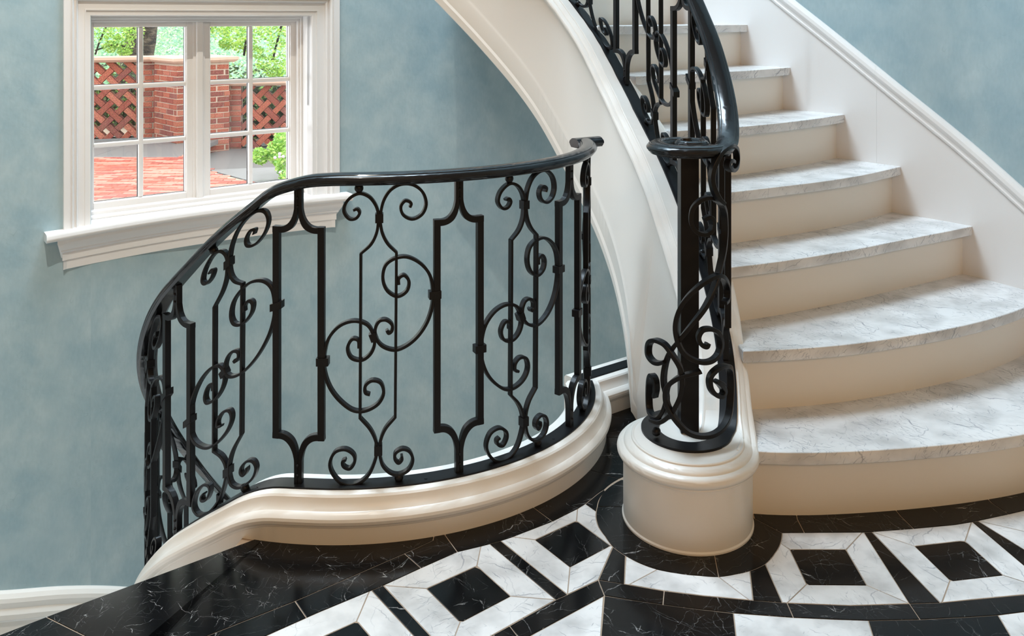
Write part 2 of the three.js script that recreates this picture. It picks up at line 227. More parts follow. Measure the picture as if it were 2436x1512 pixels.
// the landing floor: a bed of joint mortar with each marble tile laid on it
const floorThing = struct(group('floor'));
{
  const sh = new THREE.Shape(), edge = [[-2.78, 0.43], [-0.66, 2.05]];
  const ring = []; for (let t = -19; t <= 96; t += 3) ring.push(ell(t, 0.655, 0.545));
  const out = [...edge, ...ring, [0.30, 2.80], [0.95, 3.28], [2.02, 3.0], [2.02, -3.42], [-2.78, -3.42]];
  out.forEach((p, i) => i ? sh.lineTo(p[0], p[1]) : sh.moveTo(p[0], p[1]));
  const g = new THREE.ExtrudeGeometry(sh, { depth: 0.2, bevelEnabled: false }); g.rotateX(-Math.PI / 2); g.translate(0, -0.2016, 0);
  mesh('mortar_bed', g, M.grout, floorThing);
  mesh('lower_hall_floor', boxG(-3.1, 2.3, LOW - 0.2, LOW, -4.8, 0.5, 0), M.marble, floorThing);
}
const TILES = [
['black',[-7893,16381,-6124,17616,-4686,18598,-2531,20244,-1913,20752,-1897,21110,-3295,21231,-5922,21006,-6217,20772,-9763,18103,-7263,16818]],
['black',[-11832,16446,-9241,15563,-7905,16399,-7306,16815,-9782,18088]],
['black',[-6544,16401,-5028,17544,-4326,18075,-4682,18574,-6112,17598,-7867,16399]],
['black',[-4309,18089,-4129,18225,-3091,18943,-2857,19107,-2096,19704,-2526,20220,-4664,18587]],
['black',[-2078,19718,-1298,20297,-1612,20904,-1745,21224,-1875,21115,-1892,20742,-2508,20234]],
['black',[-1279,20308,-744,20518,-537,20608,-273,20732,15,20891,997,21522,535,22143,401,22425,-713,21642,-1726,21236,-1592,20913]],
['black',[1015,21535,1670,22076,1889,22301,2232,22745,2286,22809,2342,22872,2399,22931,2458,22988,2557,23130,2667,23266,2787,23394,2905,23501,2088,23998,1922,24324,1165,23242,418,22439,554,22155]],
['black',[2104,24013,2922,23517,2969,23557,3023,23601,3078,23644,3133,23683,3576,24349,3785,25768,2799,25829,2550,25794,1936,24345]],
['black',[2798,25851,3789,25790,4218,27795,3110,27959,2903,27973,2556,25817]],
['black',[3112,27981,4224,27816,4713,29634,3131,28821,2908,27995]],
['black',[2968,23449,2836,23338,2710,23213,2593,23078,2488,22934,2427,22824,2371,22711,2323,22595,2280,22477,2258,22401,2237,22325,2220,22247,2208,22182,3146,22164,3329,23449]],
['black',[2203,22161,2177,22060,2155,21949,2138,21837,2126,21723,2124,21615,2128,21505,2136,21396,2150,21288,2174,21192,2202,21097,2233,21004,2270,20912,2297,20806,2329,20702,2367,20598,2409,20497,2466,20410,2527,20325,2592,20243,2661,20163,2735,20083,2813,20006,2895,19932,2980,19863,3061,19807,3145,19754,3230,19705,3317,19660,3417,19622,3518,19588,3620,19559,3723,19534,3847,19502,3972,19477,4098,19458,4225,19447,4330,19428,4436,19415,4543,19406,4641,19403,4747,20315,3842,20638,3209,21149,3145,22142]],
['black',[4663,19405,4754,19419,4858,19441,4962,19467,5064,19498,5151,19521,5238,19548,5323,19578,5407,19611,5517,19664,5624,19724,5727,19788,5827,19858,5923,19953,6013,20052,6096,20157,6174,20265,6242,20354,6305,20445,6364,20539,6418,20636,6469,20736,6514,20837,6554,20941,6588,21041,6088,21651,5974,21761,5631,21062,4769,20317]],
['black',[1911,22294,2140,21973,2145,22005,2157,22062,2170,22118,2184,22174,2198,22252,2216,22330,2236,22407,2260,22484,2304,22591,2354,22695,2409,22797,2467,22891,2464,22910,2461,22933,2458,22956,2458,22957,2415,22916,2358,22857,2303,22795,2249,22731]],
['black',[6605,21054,7133,21062,7151,21627,7219,21953,6138,21953,6108,21662]],
['black',[7155,21062,8557,21074,8803,21097,9877,21225,9803,21765,9791,22141,7241,21954,7173,21625]],
['black',[9899,21228,10978,21386,11480,21509,11644,21554,12573,21842,12430,22354,12434,22724,9812,22144,9825,21767]],
['black',[12594,21848,13055,21999,14809,22646,14930,23876,12456,22731,12452,22357]],
['white',[553,20775,1558,21517,1603,21533,1663,22042,1019,21511,49,20886]],
['white',[1624,21530,1664,21497,2349,20544,2354,20544,2364,20544,2374,20544,2368,20544,2336,20621,2303,20715,2273,20810,2249,20905,2213,20997,2181,21091,2152,21186,2128,21284,2114,21394,2106,21504,2102,21615,2104,21725,2110,21781,2117,21837,2126,21893,2135,21943,1896,22277,1688,22062]],
['white',[1203,18827,1317,19730,549,20754,22,20870,-251,20719]],
['white',[1224,18822,1925,19298,2386,20488,2379,20493,2365,20503,2351,20513,2344,20519,1339,19727]],
['black',[1330,19748,2329,20535,1650,21479,1566,21495,571,20761]],
['black',[948,18644,1194,18802,-271,20708,-516,20594]],
['white',[-1884,19004,-854,19757,-816,19784,-753,20491,-1279,20284,-2073,19694,-2823,19106]],
['white',[-794,19781,-711,19673,-25,18755,921,18644,-536,20585,-730,20501]],
['white',[-1304,17096,-1174,17538,-1090,17957,-1126,17979,-1887,18982,-2826,19084]],
['white',[-1153,17533,-1286,17079,-1105,17017,-443,17544,918,18622,-28,18733,-1017,17958,-1069,17952]],
['black',[-1113,17997,-1024,17980,-46,18747,-727,19658,-847,19734,-1865,18990]],
['black',[-1655,17116,-1323,17085,-2853,19083,-3069,18932]],
['white',[-4055,17381,-3290,17940,-3252,17968,-3141,18886,-4117,18207,-5015,17527,-5506,17165]],
['white',[-3230,17967,-3184,17933,-2672,17276,-1686,17121,-3088,18920,-3117,18903]],
['black',[-3271,16863,-2694,17268,-3197,17914,-3280,17920,-4031,17371]],
['white',[-5480,17169,-4167,16506,-3295,16852,-4053,17359]],
['black',[1949,19298,2489,19161,2641,20153,2575,20229,2510,20312,2448,20398,2402,20468]],
['white',[2511,19156,2597,19138,3292,19648,3220,19686,3133,19735,3049,19788,2967,19845,2884,19912,2804,19982,2727,20056,2670,20117]],
['white',[2624,19131,3344,18934,4159,18772,5102,18637,4644,19381,4542,19385,4434,19393,4327,19407,4222,19425,4095,19436,3968,19455,3842,19481,3717,19513,3614,19538,3511,19567,3409,19601,3314,19638]],
['white',[5130,18633,5197,18622,5397,19583,5331,19557,5245,19527,5157,19500,5070,19476,4967,19446,4863,19419,4758,19398,4668,19384]],
['black',[5219,18619,5805,18555,5822,19828,5739,19770,5635,19705,5527,19645,5421,19593]],
['white',[6575,20933,6534,20829,6488,20726,6440,20631,6579,20398,7886,20398,7907,20398,8532,21052,7144,21040,6608,21032]],
['white',[5827,18552,5911,18537,6534,19145,6532,19190,6561,20384,6428,20609,6383,20528,6323,20433,6259,20341,6191,20252,6114,20143,6029,20038,5939,19937,5845,19845]],
['white',[7922,20381,7910,20321,7877,19110,8525,18530,8589,21054,8563,21053]],
['white',[5940,18535,7244,18457,8508,18515,7861,19094,6588,19108,6547,19127]],
['black',[6554,19193,6596,19130,7855,19116,7888,20322,7877,20376,6583,20376]],
['black',[8546,18517,9202,18549,8795,21074,8611,21055]],
['white',[9590,20528,10760,20725,10883,20717,11431,21472,10982,21365,9891,21205,8834,21078]],
['white',[9224,18550,9246,18551,9779,19265,9776,19318,9577,20510,8820,21061]],
['white',[10900,20703,10930,20600,11092,19457,11889,18912,11474,21483,11464,21480]],
['white',[9276,18554,10272,18690,11161,18806,11874,18896,11079,19439,9857,19243,9796,19250]],
['black',[9797,19325,9860,19266,11070,19459,10908,20595,10866,20687,10761,20703,9600,20507]],
['black',[11914,18900,12778,18988,12107,20398,11640,21530,11496,21490]],
['white',[12127,20407,12801,18991,13197,19045,14081,20318,12528,21093,11668,21520]],
['white',[12538,21113,14093,20337,14312,20652,14804,22621,13063,21978,12589,21824,11676,21541]],
['black',[1217,18790,952,18621,-35,17831,190,17422,464,17628,2002,18770,1925,19265]],
['black',[-429,17527,-1086,17004,-715,16668,173,17408,-52,17817]],
['black',[2024,18774,2631,18620,3227,18489,3327,18908,2496,19137,1946,19269]],
['black',[3249,18485,3986,18343,4682,18227,5894,18092,5903,18516,5205,18599,4155,18747,3349,18903]],
['black',[5916,18090,6908,18026,7446,18000,8525,18032,8524,18494,7243,18435,5925,18514]],
['black',[8547,18033,9679,18112,10238,18163,10838,18263,12921,18646,13190,19035,11906,18878,11164,18784,10275,18669,9216,18528,8546,18495]],
['white',[478,17611,194,17386,-683,16558,1669,16558,1764,17325,1978,18720]],
['black',[1786,17322,1691,16558,4342,16558,4532,17443,4666,18200,3982,18321,3233,18466,2626,18599,2022,18745]],
['white',[4554,17439,4364,16558,7151,16558,7331,17502,7423,17977,6906,18002,5902,18065,4688,18197]],
['black',[7352,17498,7173,16558,9991,16558,10136,17525,10226,18140,9681,18090,8535,18008,7445,17977]],
['white',[10158,17522,10014,16558,11955,16558,12908,18622,10842,18241,10249,18142]],
];
TILES.forEach(([tone, q], n) => {
  const sh = new THREE.Shape(); for (let i = 0; i < q.length; i += 2) i ? sh.lineTo(q[i] / 1e4, q[i + 1] / 1e4) : sh.moveTo(q[i] / 1e4, q[i + 1] / 1e4);
  const g = new THREE.ExtrudeGeometry(sh, { depth: 0.009, bevelEnabled: true, bevelSize: 0.0006, bevelThickness: 0.0006, bevelOffset: -0.0006, bevelSegments: 1 });
  const uv = g.attributes.uv, a = rr(0, 6.28), ca = Math.cos(a), sa = Math.sin(a), ou = rnd(), ov = rnd(), k = n < 2 ? 2.6 : tone === 'black' ? 1.25 : 1.5;
  for (let i = 0; i < uv.count; i++) { const u = uv.getX(i) * k, v = uv.getY(i) * k; uv.setXY(i, u * ca - v * sa + ou, u * sa + v * ca + ov); }
  g.rotateX(-Math.PI / 2); g.translate(0, -0.0097 + rr(-0.0001, 0.0001), 0);
  mesh('marble_tile', g, tone === 'black' ? M.black : M.marble, floorThing);
});

// ---------------------------------------------------------------- the curb round the well, its return and the landing railing
const curbProfile = [[-0.06, -0.36], [-0.06, -0.014], [-0.052, -0.006], [-0.03, -0.004], [0.031, -0.004], [0.037, -0.0065], [0.040, -0.0062], [0.044, -0.0105], [0.0465, -0.02], [0.0515, -0.031], [0.0565, -0.0365], [0.059, -0.0372], [0.0655, -0.0415], [0.0705, -0.0485], [0.0715, -0.0555], [0.069, -0.0635], [0.0635, -0.0695], [0.0585, -0.0715], [0.0575, -0.0755], [0.0555, -0.078], [0.0555, -0.36]];
const RET = { x: 0.222, d: 2.735, tx: 0.82, td: 0.572 };                        // the return runs from the end of the guard towards the wall
const retPlan = new Plan([[RET.x - 0.02, RET.d - 0.014], [RET.x + 0.2, RET.d + 0.139], [RET.x + 0.45, RET.d + 0.314], [RET.x + 0.8, RET.d + 0.558]]);
{
  const t = struct(group('landing_curb'));
  tag(t, 'curved white moulded curb carrying the black landing railing along the floor edge', 'curb');
  mesh('moulded_curb', sweep(guard, -1.75, 1.02, 170, () => curbProfile, guardPlate, { crease: 0.42 }), M.white, t);
  mesh('curb_return', sweep(retPlan, 0, retPlan.length, 6, () => curbProfile, () => 0.117, { crease: 0.42 }), M.white, t);
}
// rail surface: (s along, v up from the shoe plate, n sideways) -> the room
const FULL = 0.732;
function surface(plan, plate, rail) {
  const gap = (s) => rail(s) - 0.028 - plate(s);
  return {
    raked: (s0) => (s, v, n) => { const f = plan.at(s0 + s); return V(f.x + f.nx * n, plate(s0 + s) + v * gap(s0 + s) / FULL, f.d + f.nd * n); },
    level: (s0) => (s, v, n) => { const f = plan.at(s0 + s); return V(f.x + f.nx * n, plate(s0) + v * gap(s0) / FULL, f.d + f.nd * n); },
  };
}
// a flat bar bent along points [s, v] on such a surface
function strip(map, pts, width, depth, { smooth = true, n = 0, lift = 0, per = 5 } = {}) {
  let p = pts;
  if (smooth && pts.length > 2) p = new THREE.CatmullRomCurve3(pts.map((q) => new THREE.Vector3(q[0], q[1], 0)), false, 'centripetal').getPoints((pts.length - 1) * per).map((q) => [q.x, q.y]);
  const N = n || p.length, rings = [];
  if (p.length === 2) { const [a, b] = p; p = []; for (let i = 0; i <= 8; i++) p.push([lerp(a[0], b[0], i / 8), lerp(a[1], b[1], i / 8)]); }
  const L = p.length, h = depth / 2, c = Math.min(0.0012, depth * 0.2);
  for (let i = 0; i < L; i++) {
    const a = p[Math.max(0, i - 1)], b = p[Math.min(L - 1, i + 1)]; let x = b[0] - a[0], y = b[1] - a[1]; const l = Math.hypot(x, y) || 1; x /= l; y /= l;
    const w = (typeof width === 'function' ? width(i / (L - 1)) : width) / 2, e = Math.min(c, w * 0.45);
    const sec = [[-w, -h + e], [-w + e, -h], [w - e, -h], [w, -h + e], [w, h - e], [w - e, h], [-w + e, h], [-w, h - e]];
    rings.push(sec.map(([u, q]) => map(p[i][0] - y * u, p[i][1] + x * u, q + lift)));
  }
  return loft(rings, { crease: 0.55 });
}
const pairs = (a) => { const o = []; for (let i = 0; i < a.length; i += 2) o.push([a[i] / 1000, a[i + 1] / 1000]); return o; };
const MOTIF = {                                                                 // the scroll panel, in millimetres from its middle line and up from the plate
  top: [[-62, 668, -53, 671, -47, 662, -55, 649, -71, 647, -85, 666, -77, 691, -49, 709, -25, 701, -9, 681, -2, 659, -2, 640, -6, 612, -19, 585, -44, 562],
    [75, 671, 78, 681, 64, 688, 53, 675, 58, 654, 80, 642, 104, 652, 115, 676, 107, 706, 83, 726, 54, 729, 28, 716, 11, 690, 4, 660, 3, 640, 8, 610, 21, 584, 42, 562]],
  bar: [[-44, 563, -46, 160], [42, 563, 39, 157]],
  foot: [[-46, 161, -22, 133, -9, 106, -5, 82, -9, 58, -28, 18, -59, -1, -92, 4, -114, 29, -119, 52, -106, 79, -81, 85, -61, 71, -59, 54, -71, 38, -86, 44, -88, 56, -80, 60],
    [39, 158, 15, 131, 4, 105, 1, 81, 3, 61, 10, 40, 29, 21, 49, 16, 73, 27, 82, 50, 73, 71, 56, 78, 40, 70, 38, 56, 47, 45, 55, 52, 55, 62]],
  curl: [[48, 483, 48, 498, 60, 505, 72, 491, 68, 467, 45, 454, 20, 469, 9, 499, 16, 532, 37, 547, 66, 550, 100, 532, 124, 501, 132, 461, 131, 427, 118, 386, 92, 350, 62, 329, 37, 323, 8, 334, -7, 354, -9, 378, 1, 396, 16, 398, 31, 386, 31, 371, 23, 365, 18, 373],
    [-49, 332, -51, 351, -64, 354, -76, 333, -68, 309, -43, 302, -22, 315, -11, 340, -16, 369, -30, 389, -60, 398, -93, 388, -121, 358, -133, 316, -133, 278, -119, 236, -93, 202, -60, 179, -30, 179, -1, 195, 11, 220, 3, 245, -18, 251, -33, 239, -33, 222, -22, 217]],
};
const tip = (w) => (t) => w * (0.72 + 0.28 * Math.min(1, 8 * Math.min(t + 0.06, 1.06 - t)));
const ballG = new THREE.SphereGeometry(0.0112, 20, 14);
function scrollPanel(map, parent, { wrap = false, far = false } = {}) {
  const p = group('scroll_panel', parent), D = 0.0162, per = far ? 3 : 5;
  for (const q of MOTIF.top) mesh('scroll', strip(map, pairs(q), tip(0.0072), D, { per }), M.iron, p);
  for (const q of MOTIF.foot) mesh('scroll', strip(map, pairs(q), tip(0.0072), D, { per }), M.iron, p);
  for (const q of MOTIF.curl) mesh('scroll', strip(map, pairs(q), tip(0.0076), D, { per }), M.iron, p);
  for (const q of MOTIF.bar) mesh('bar', strip(map, pairs(q), 0.0066, D, {}), M.iron, p);
  const collar = (s, v, a, w, l) => mesh('collar', strip(map, [[s - Math.sin(a) * l / 2, v - Math.cos(a) * l / 2], [s + Math.sin(a) * l / 2, v + Math.cos(a) * l / 2]], w, D + 0.006), M.iron, p);
  collar(0.0005, 0.648, 0, 0.0195, 0.022); collar(-0.002, 0.081, 0, 0.0195, 0.023); collar(-0.0135, 0.358, -0.35, 0.018, 0.02);
  if (!wrap) { collar(0.137, 0.451, 0, 0.030, 0.019); collar(-0.137, 0.3, 0, 0.030, 0.019); }
  for (const [s, v] of [[-0.049, 0.7215], [0.048, 0.0085]]) { const b = mesh('ball', ballG, M.iron, p); b.position.copy(map(s, v, 0)); }
  return p;
}
const rivetG = new THREE.SphereGeometry(0.0035, 10, 8);
function frameBaluster(map, parent, topV = FULL) {
  const p = group('frame_baluster', parent);
  for (const m of [-1, 1]) {
    const low = [[0.0048, -0.004], [0.0048, 0.035], [0.0056, 0.062], [0.0105, 0.085], [0.021, 0.104], [0.037, 0.1145], [0.0652, 0.1165]].map(([s, v]) => [s * m, v]);
    const up = [[0.0652, 0.629], [0.037, 0.630], [0.021, 0.6385], [0.0105, 0.655], [0.0056, 0.676], [0.0048, 0.70], [0.0048, topV + 0.004]].map(([s, v]) => [s * m, v]);
    const wide = (t) => 0.0100 + 0.0062 * Math.min(1, Math.max(0, (t - 0.3) / 0.35));
    mesh('bar', merge([strip(map, low, wide, 0.0165), strip(map, up, (t) => wide(1 - t), 0.0165), strip(map, [[0.057 * m, 0.1085], [0.057 * m, 0.637]], 0.0165, 0.0168)]), M.iron, p);
  }
  for (const v of [0.022, 0.046, 0.688, 0.710]) for (const n of [-0.0088, 0.0088]) { const r = mesh('rivet', rivetG, M.iron, p); r.position.copy(map(0, v, n)); }
  return p;
}
const railProfile = (k = 1) => { const h = [[0, 0], [0.009, -0.0006], [0.0165, -0.0032], [0.0185, -0.0058], [0.0215, -0.0066], [0.0258, -0.0102], [0.0278, -0.0148], [0.0268, -0.0188], [0.0238, -0.0206], [0.0232, -0.0232], [0.0195, -0.0265], [0.0175, -0.0295]]; return [...h, ...h.slice(1).reverse().map(([n, y]) => [-n, y])].map(([n, y]) => [n * k, y]); };
const plateProfile = [[-0.0215, -0.009], [-0.0225, -0.008], [-0.0225, -0.001], [-0.0215, 0], [0.0215, 0], [0.0225, -0.001], [0.0225, -0.008], [0.0215, -0.009]];
const screwG = new THREE.CylinderGeometry(0.0045, 0.0045, 0.0016, 12);
{
  const t = group('landing_railing');
  tag(t, 'black wrought iron railing with level handrail curving round the landing edge and down', 'railing');
  const on = surface(guard, guardPlate, guardRail);
  const hr = mesh('handrail', sweep(guard, -1.85, 1.0, 220, () => railProfile(), guardRail, { crease: 0.5 }), M.rail, t);
  // the mitred return at the end of the level rail
  const e = guard.at(1.0);
  const stub = new Plan([[e.x - 0.036, e.d - 0.008], [e.x + 0.01, e.d + 0.018], [e.x + 0.047, e.d + 0.039]]);
  mesh('handrail_return', sweep(stub, 0, stub.length, 4, () => railProfile(), () => 0.8785, { crease: 0.5 }), M.rail, t);
  mesh('shoe_plate', merge([sweep(guard, -1.8, 1.0, 170, () => plateProfile, guardPlate), sweep(retPlan, 0.01, retPlan.length, 6, () => plateProfile, () => 0.117)]), M.iron, t);
  for (const s of [-1.25, -0.865, -0.48, -0.0965, 0.3005, 0.688]) frameBaluster(on.level(s), t);
  for (const s of [-1.445, -1.06, -0.672, -0.29, 0.101, 0.494, 0.878]) scrollPanel(on.raked(s), t, { far: s < -0.9 });
  for (const s of [-0.20, 0.02, 0.215, 0.385, 0.6]) { const m = mesh('screw', screwG, M.iron, t); m.position.copy(on.raked(s)(0, 0.0003, 0.006)); }
  const post = strip(on.level(0.985), [[0, 0], [0, FULL + 0.004]], 0.018, 0.018); mesh('end_post', post, M.iron, t);
}

// ---------------------------------------------------------------- the rising stair
const RISE = 0.175;
const NOSE = [null,
  [[0.604, 2.152], [0.66, 2.146], [0.767, 2.145], [0.985, 2.166], [1.22, 2.209], [1.40, 2.262], [1.62, 2.36], [1.96, 2.56]],
  [[0.6285, 2.343], [0.70, 2.35], [0.847, 2.373], [0.976, 2.404], [1.114, 2.451], [1.262, 2.507], [1.429, 2.587], [1.594, 2.688], [1.86, 2.89]],
  [[0.634, 2.522], [0.66, 2.532], [0.797, 2.584], [0.947, 2.653], [1.11, 2.735], [1.29, 2.838], [1.479, 2.942], [1.602, 3.014], [1.66, 3.05]],
  [[0.61, 2.712], [0.64, 2.724], [0.708, 2.753], [0.874, 2.835], [1.043, 2.921], [1.233, 3.040], [1.452, 3.216], [1.50, 3.255]],
  [[0.538, 2.896], [0.60, 2.92], [0.79, 3.005], [0.996, 3.137], [1.15, 3.250], [1.294, 3.376], [1.34, 3.42]],
  [[0.436, 3.034], [0.577, 3.115], [0.75, 3.225], [0.882, 3.325], [1.01, 3.432], [1.132, 3.543], [1.18, 3.588]],
  [[0.315, 3.15], [0.55, 3.31], [0.78, 3.51], [0.987, 3.698], [1.03, 3.738]],
  [[0.195, 3.265], [0.42, 3.5], [0.62, 3.75], [0.79, 3.96], [0.82, 4.0]],
  [[0.03, 3.30], [0.22, 3.6], [0.36, 3.9], [0.48, 4.13], [0.5, 4.17]],
  [[-0.10, 3.36], [-0.03, 3.7], [0.05, 4.0], [0.10, 4.27]],
  [[-0.26, 3.38], [-0.28, 3.8], [-0.3, 4.27]]];
const nosePlan = NOSE.map((p) => p && new Plan(spline(p, 10)));
// the closed string: for each angle round the well its face L, outer side R, plate line Q, cap height C and lower edge B
const strL = [[54, [0.45, 2.13]], [60, [0.455, 2.195]], [66, [0.468, 2.29]], [72, [0.482, 2.40]], [80, [0.455, 2.54]], [88, [0.402, 2.65]], [94, ell(94, 0.81, 0.70)]];
const rad = table([[84, 1.2], [60, 1.46]]);
const plateCtl = [[0.446, 2.297]];
for (let a = 110; a <= 340; a += 10) plateCtl.push([0.446 + 0.092 * Math.cos(a * Math.PI / 180), 2.205 + 0.092 * Math.sin(a * Math.PI / 180)]);
plateCtl.push([0.553, 2.215], [0.571, 2.275], [0.583, 2.345], [0.587, 2.42], [0.580, 2.51], [0.561, 2.605], [0.535, 2.70], [0.503, 2.79], [0.467, 2.875], [0.432, 2.955], [0.393, 3.035], [0.32, 3.141], [0.23, 3.232], [0.12, 3.30], [0.0, 3.345], [-0.13, 3.385]);
const plate = new Plan(spline(plateCtl, 12));
const sOf = (i) => plate.s[i * 12];
const NR = 25;                                                                   // control points up to here lie on the level ring
const cap = table([[0, 0.207], [sOf(NR - 1), 0.207], [sOf(NR), 0.211], ...[0.255, 0.318, 0.388, 0.482, 0.580, 0.684, 0.785, 0.872, 0.953, 1.043, 1.19, 1.321, 1.45, 1.58, 1.71].map((y, i) => [sOf(NR + 1 + i), y])]);
const topRail = table([[0, 0.943], [sOf(NR - 4), 0.943], [sOf(NR), 0.952], ...[0.985, 1.038, 1.107, 1.205, 1.306, 1.412, 1.515, 1.604, 1.686, 1.776, 1.925, 2.055, 2.185, 2.315, 2.445].map((y, i) => [sOf(NR + 1 + i), y])]);
{
  const stair = struct(group('staircase'));
  tag(stair, 'curved white staircase with grey veined marble treads rising round the well', 'staircase');
  for (let k = 1; k <= 9; k++) {
    const a = nosePlan[k], b = nosePlan[k + 1], sh = new THREE.Shape(), N = 36, front = [], back = [];
    for (let i = 0; i <= N; i++) { const f = a.at(a.length * i / N); front.push([f.x, f.d]); }
    for (let i = N; i >= 0; i--) { const f = b.at(b.length * i / N); back.push([f.x - f.nx * 0.06, f.d - f.nd * 0.06]); }
    [...front, ...back].forEach((q, i) => i ? sh.lineTo(q[0], q[1]) : sh.moveTo(q[0], q[1]));
    let g = new THREE.ExtrudeGeometry(sh, { depth: 0.025, bevelEnabled: true, bevelSize: 0.0035, bevelThickness: 0.0035, bevelOffset: -0.0035, bevelSegments: 3 });
    const uv = g.attributes.uv, ou = rnd(), ov = rnd(); for (let i = 0; i < uv.count; i++) uv.setXY(i, uv.getX(i) * 1.15 + ou, uv.getY(i) * 1.15 + ov);
    g.rotateX(-Math.PI / 2); g.translate(0, RISE * k - 0.0285, 0); g = toCreasedNormals(g, 0.45);
    mesh('tread', g, M.tread, stair);
    const rise = (s) => [[-0.034, RISE * (k - 1) - 0.003], [-0.034, RISE * k - 0.02], [-0.058, RISE * k - 0.02], [-0.058, RISE * (k - 1) - 0.003]];
    mesh('riser', sweep(a, 0.002, a.length, 40, rise, () => 0), M.riser, stair);
  }
  // mouldings of the cap, measured out from the face (x) and up from the plate (y)
  const moulding = [[0, -0.075], [0, -0.0605], [0.0028, -0.0592], [0.0036, -0.0565], [0.0026, -0.054], [0.0008, -0.0528], [0.0065, -0.0518], [0.0118, -0.0482], [0.0152, -0.0425], [0.0160, -0.0365], [0.0144, -0.0305], [0.0104, -0.0260], [0.0048, -0.0238], [-0.0008, -0.0234], [-0.0016, -0.0205], [-0.0046, -0.0168], [-0.0096, -0.0133], [-0.0155, -0.0111], [-0.0192, -0.0103], [-0.0200, -0.0066], [-0.0222, -0.0048], [-0.0250, -0.0050], [-0.0275, -0.0064]];
  const newel = [];
  const ped = { x: 0.442, d: 2.175, r: 0.16, h: 0.207 };
  newel.push([0.001, 0.0], [ped.r + 0.003, 0], [ped.r + 0.003, 0.004], [ped.r, 0.0075], [ped.r, 0.12], ...moulding.map(([x, y]) => [ped.r + x, ped.h + y]), [0.001, ped.h - 0.006]);
  const lg = new THREE.LatheGeometry(newel.map(([x, y]) => new THREE.Vector2(x, y)), 96); lg.translate(ped.x, 0, -ped.d);
  mesh('newel_pedestal', toCreasedNormals(lg, 0.5), M.white, stair);
  const faceAt = (t) => { if (t >= 94) return ell(t, 0.81, 0.70); let i = 0; while (i < 5 && t > strL[i + 1][0]) i++; const [t0, p0] = strL[i], [t1, p1] = strL[i + 1], u = (t - t0) / (t1 - t0); return [lerp(p0[0], p1[0], u), lerp(p0[1], p1[1], u)]; };
  const outer = table([[60, 1], [190, 1]]);
  const sideX = [[54, [0.574, 2.10]], [60, [0.6045, 2.172]], [66, [0.619, 2.27]], [71, [0.630, 2.355]], [80, [0.635, 2.52]], [90, [0.617, 2.695]], [104, [0.536, 2.885]], [117, [0.434, 3.045]], [130, [0.305, 3.19]], [140, [0.186, 3.29]], [150, [0.05, 3.372]], [160, [-0.1, 3.432]], [172, [-0.29, 3.468]], [190, [-0.56, 3.47]]];
  const sx = table(sideX.map(([t, p]) => [t, p[0]])), sd = table(sideX.map(([t, p]) => [t, p[1]]));
  const lower = table([[50, 0], [91.5, 0], [93, 0.02], [96.8, 0.165], [104, 0.312], [113, 0.457], [127.7, 0.675], [141, 0.899], [157, 1.129], [171, 1.324], [190, 1.6]]);
  const fx = [], fd = []; for (let t = 54; t <= 190; t += 2) { const p = faceAt(t); fx.push([t, p[0]]); fd.push([t, p[1]]); }
  const X = table(fx), D = table(fd), rings = [];
  for (let t = 54; t <= 178; t += 1.5) {
    const L = [X(t), D(t)], R = [sx(t), sd(t)], len = Math.hypot(R[0] - L[0], R[1] - L[1]), u = [(R[0] - L[0]) / len, (R[1] - L[1]) / len];
    // where the plate line crosses this section
    let best = 1e9, sp = 0; for (let s = sOf(NR - 6); s < plate.length; s += 0.004) { const f = plate.at(s), e = Math.abs((f.x - L[0]) * -u[1] + (f.d - L[1]) * u[0]), along = (f.x - L[0]) * u[0] + (f.d - L[1]) * u[1]; if (along > 0 && along < len + 0.05 && e < best) { best = e; sp = s; } }
    const c = t < 61 ? ped.h : cap(sp), f = plate.at(sp), q = (f.x - L[0]) * u[0] + (f.d - L[1]) * u[1], b = Math.min(lower(t), c - 0.3), b0 = Math.max(b, 0);
    const k = Math.min(1, Math.max(0.12, (len - q - 0.023) / 0.03));
    const lip = Math.max(0, q - 0.085);
    const left = b0 <= 0.001 ? [[-0.02, -0.001], [0, -0.001], [0, 0.004], [0, 0.03], [0, 0.04], [0, 0.06], [0, 0.07], [0, 0.08]] : [[-0.03, b0 + 0.001], [0.008, b0], [0.012, b0 + 0.005], [0.012, b0 + 0.034], [0.006, b0 + 0.046], [0.006, b0 + 0.122], [0.003, b0 + 0.132], [0, b0 + 0.142]];
    const ring = [...left.map(([x, y]) => [-x, y]), ...moulding.map(([x, y]) => [lip - x, c + y])];
    const right = [...moulding].reverse().map(([x, y]) => [len + x * k, c + y * (0.4 + 0.6 * k)]);
    ring.push([Math.min(q, len - 0.03), c - 0.0045], ...right, [len, Math.max(b0 - 0.02, -0.001)]);
    rings.push(ring.map(([x, y]) => V(L[0] + u[0] * x, y, L[1] + u[1] * x)));
  }
  mesh('closed_string', loft(rings, { crease: 0.42 }), M.white, stair);
  // plastered underside between the string and the wall
  const under = []; for (let t = 96; t <= 178; t += 4) { const L = faceAt(t), v = [L[0] + 0.427, L[1] - 2.66], l = Math.hypot(v[0], v[1]), o = 1.45, b = lower(t) + 0.012; under.push([V(L[0] + v[0] / l * 0.02, b, L[1] + v[1] / l * 0.02), V(L[0] + v[0] / l * 0.95, b + 0.05, L[1] + v[1] / l * 0.95), V(L[0] + v[0] / l * 0.95, b + 0.07, L[1] + v[1] / l * 0.95), V(L[0] + v[0] / l * 0.02, b + 0.03, L[1] + v[1] / l * 0.02)]); }
  mesh('soffit', loft(under, {}), M.white, stair);
}
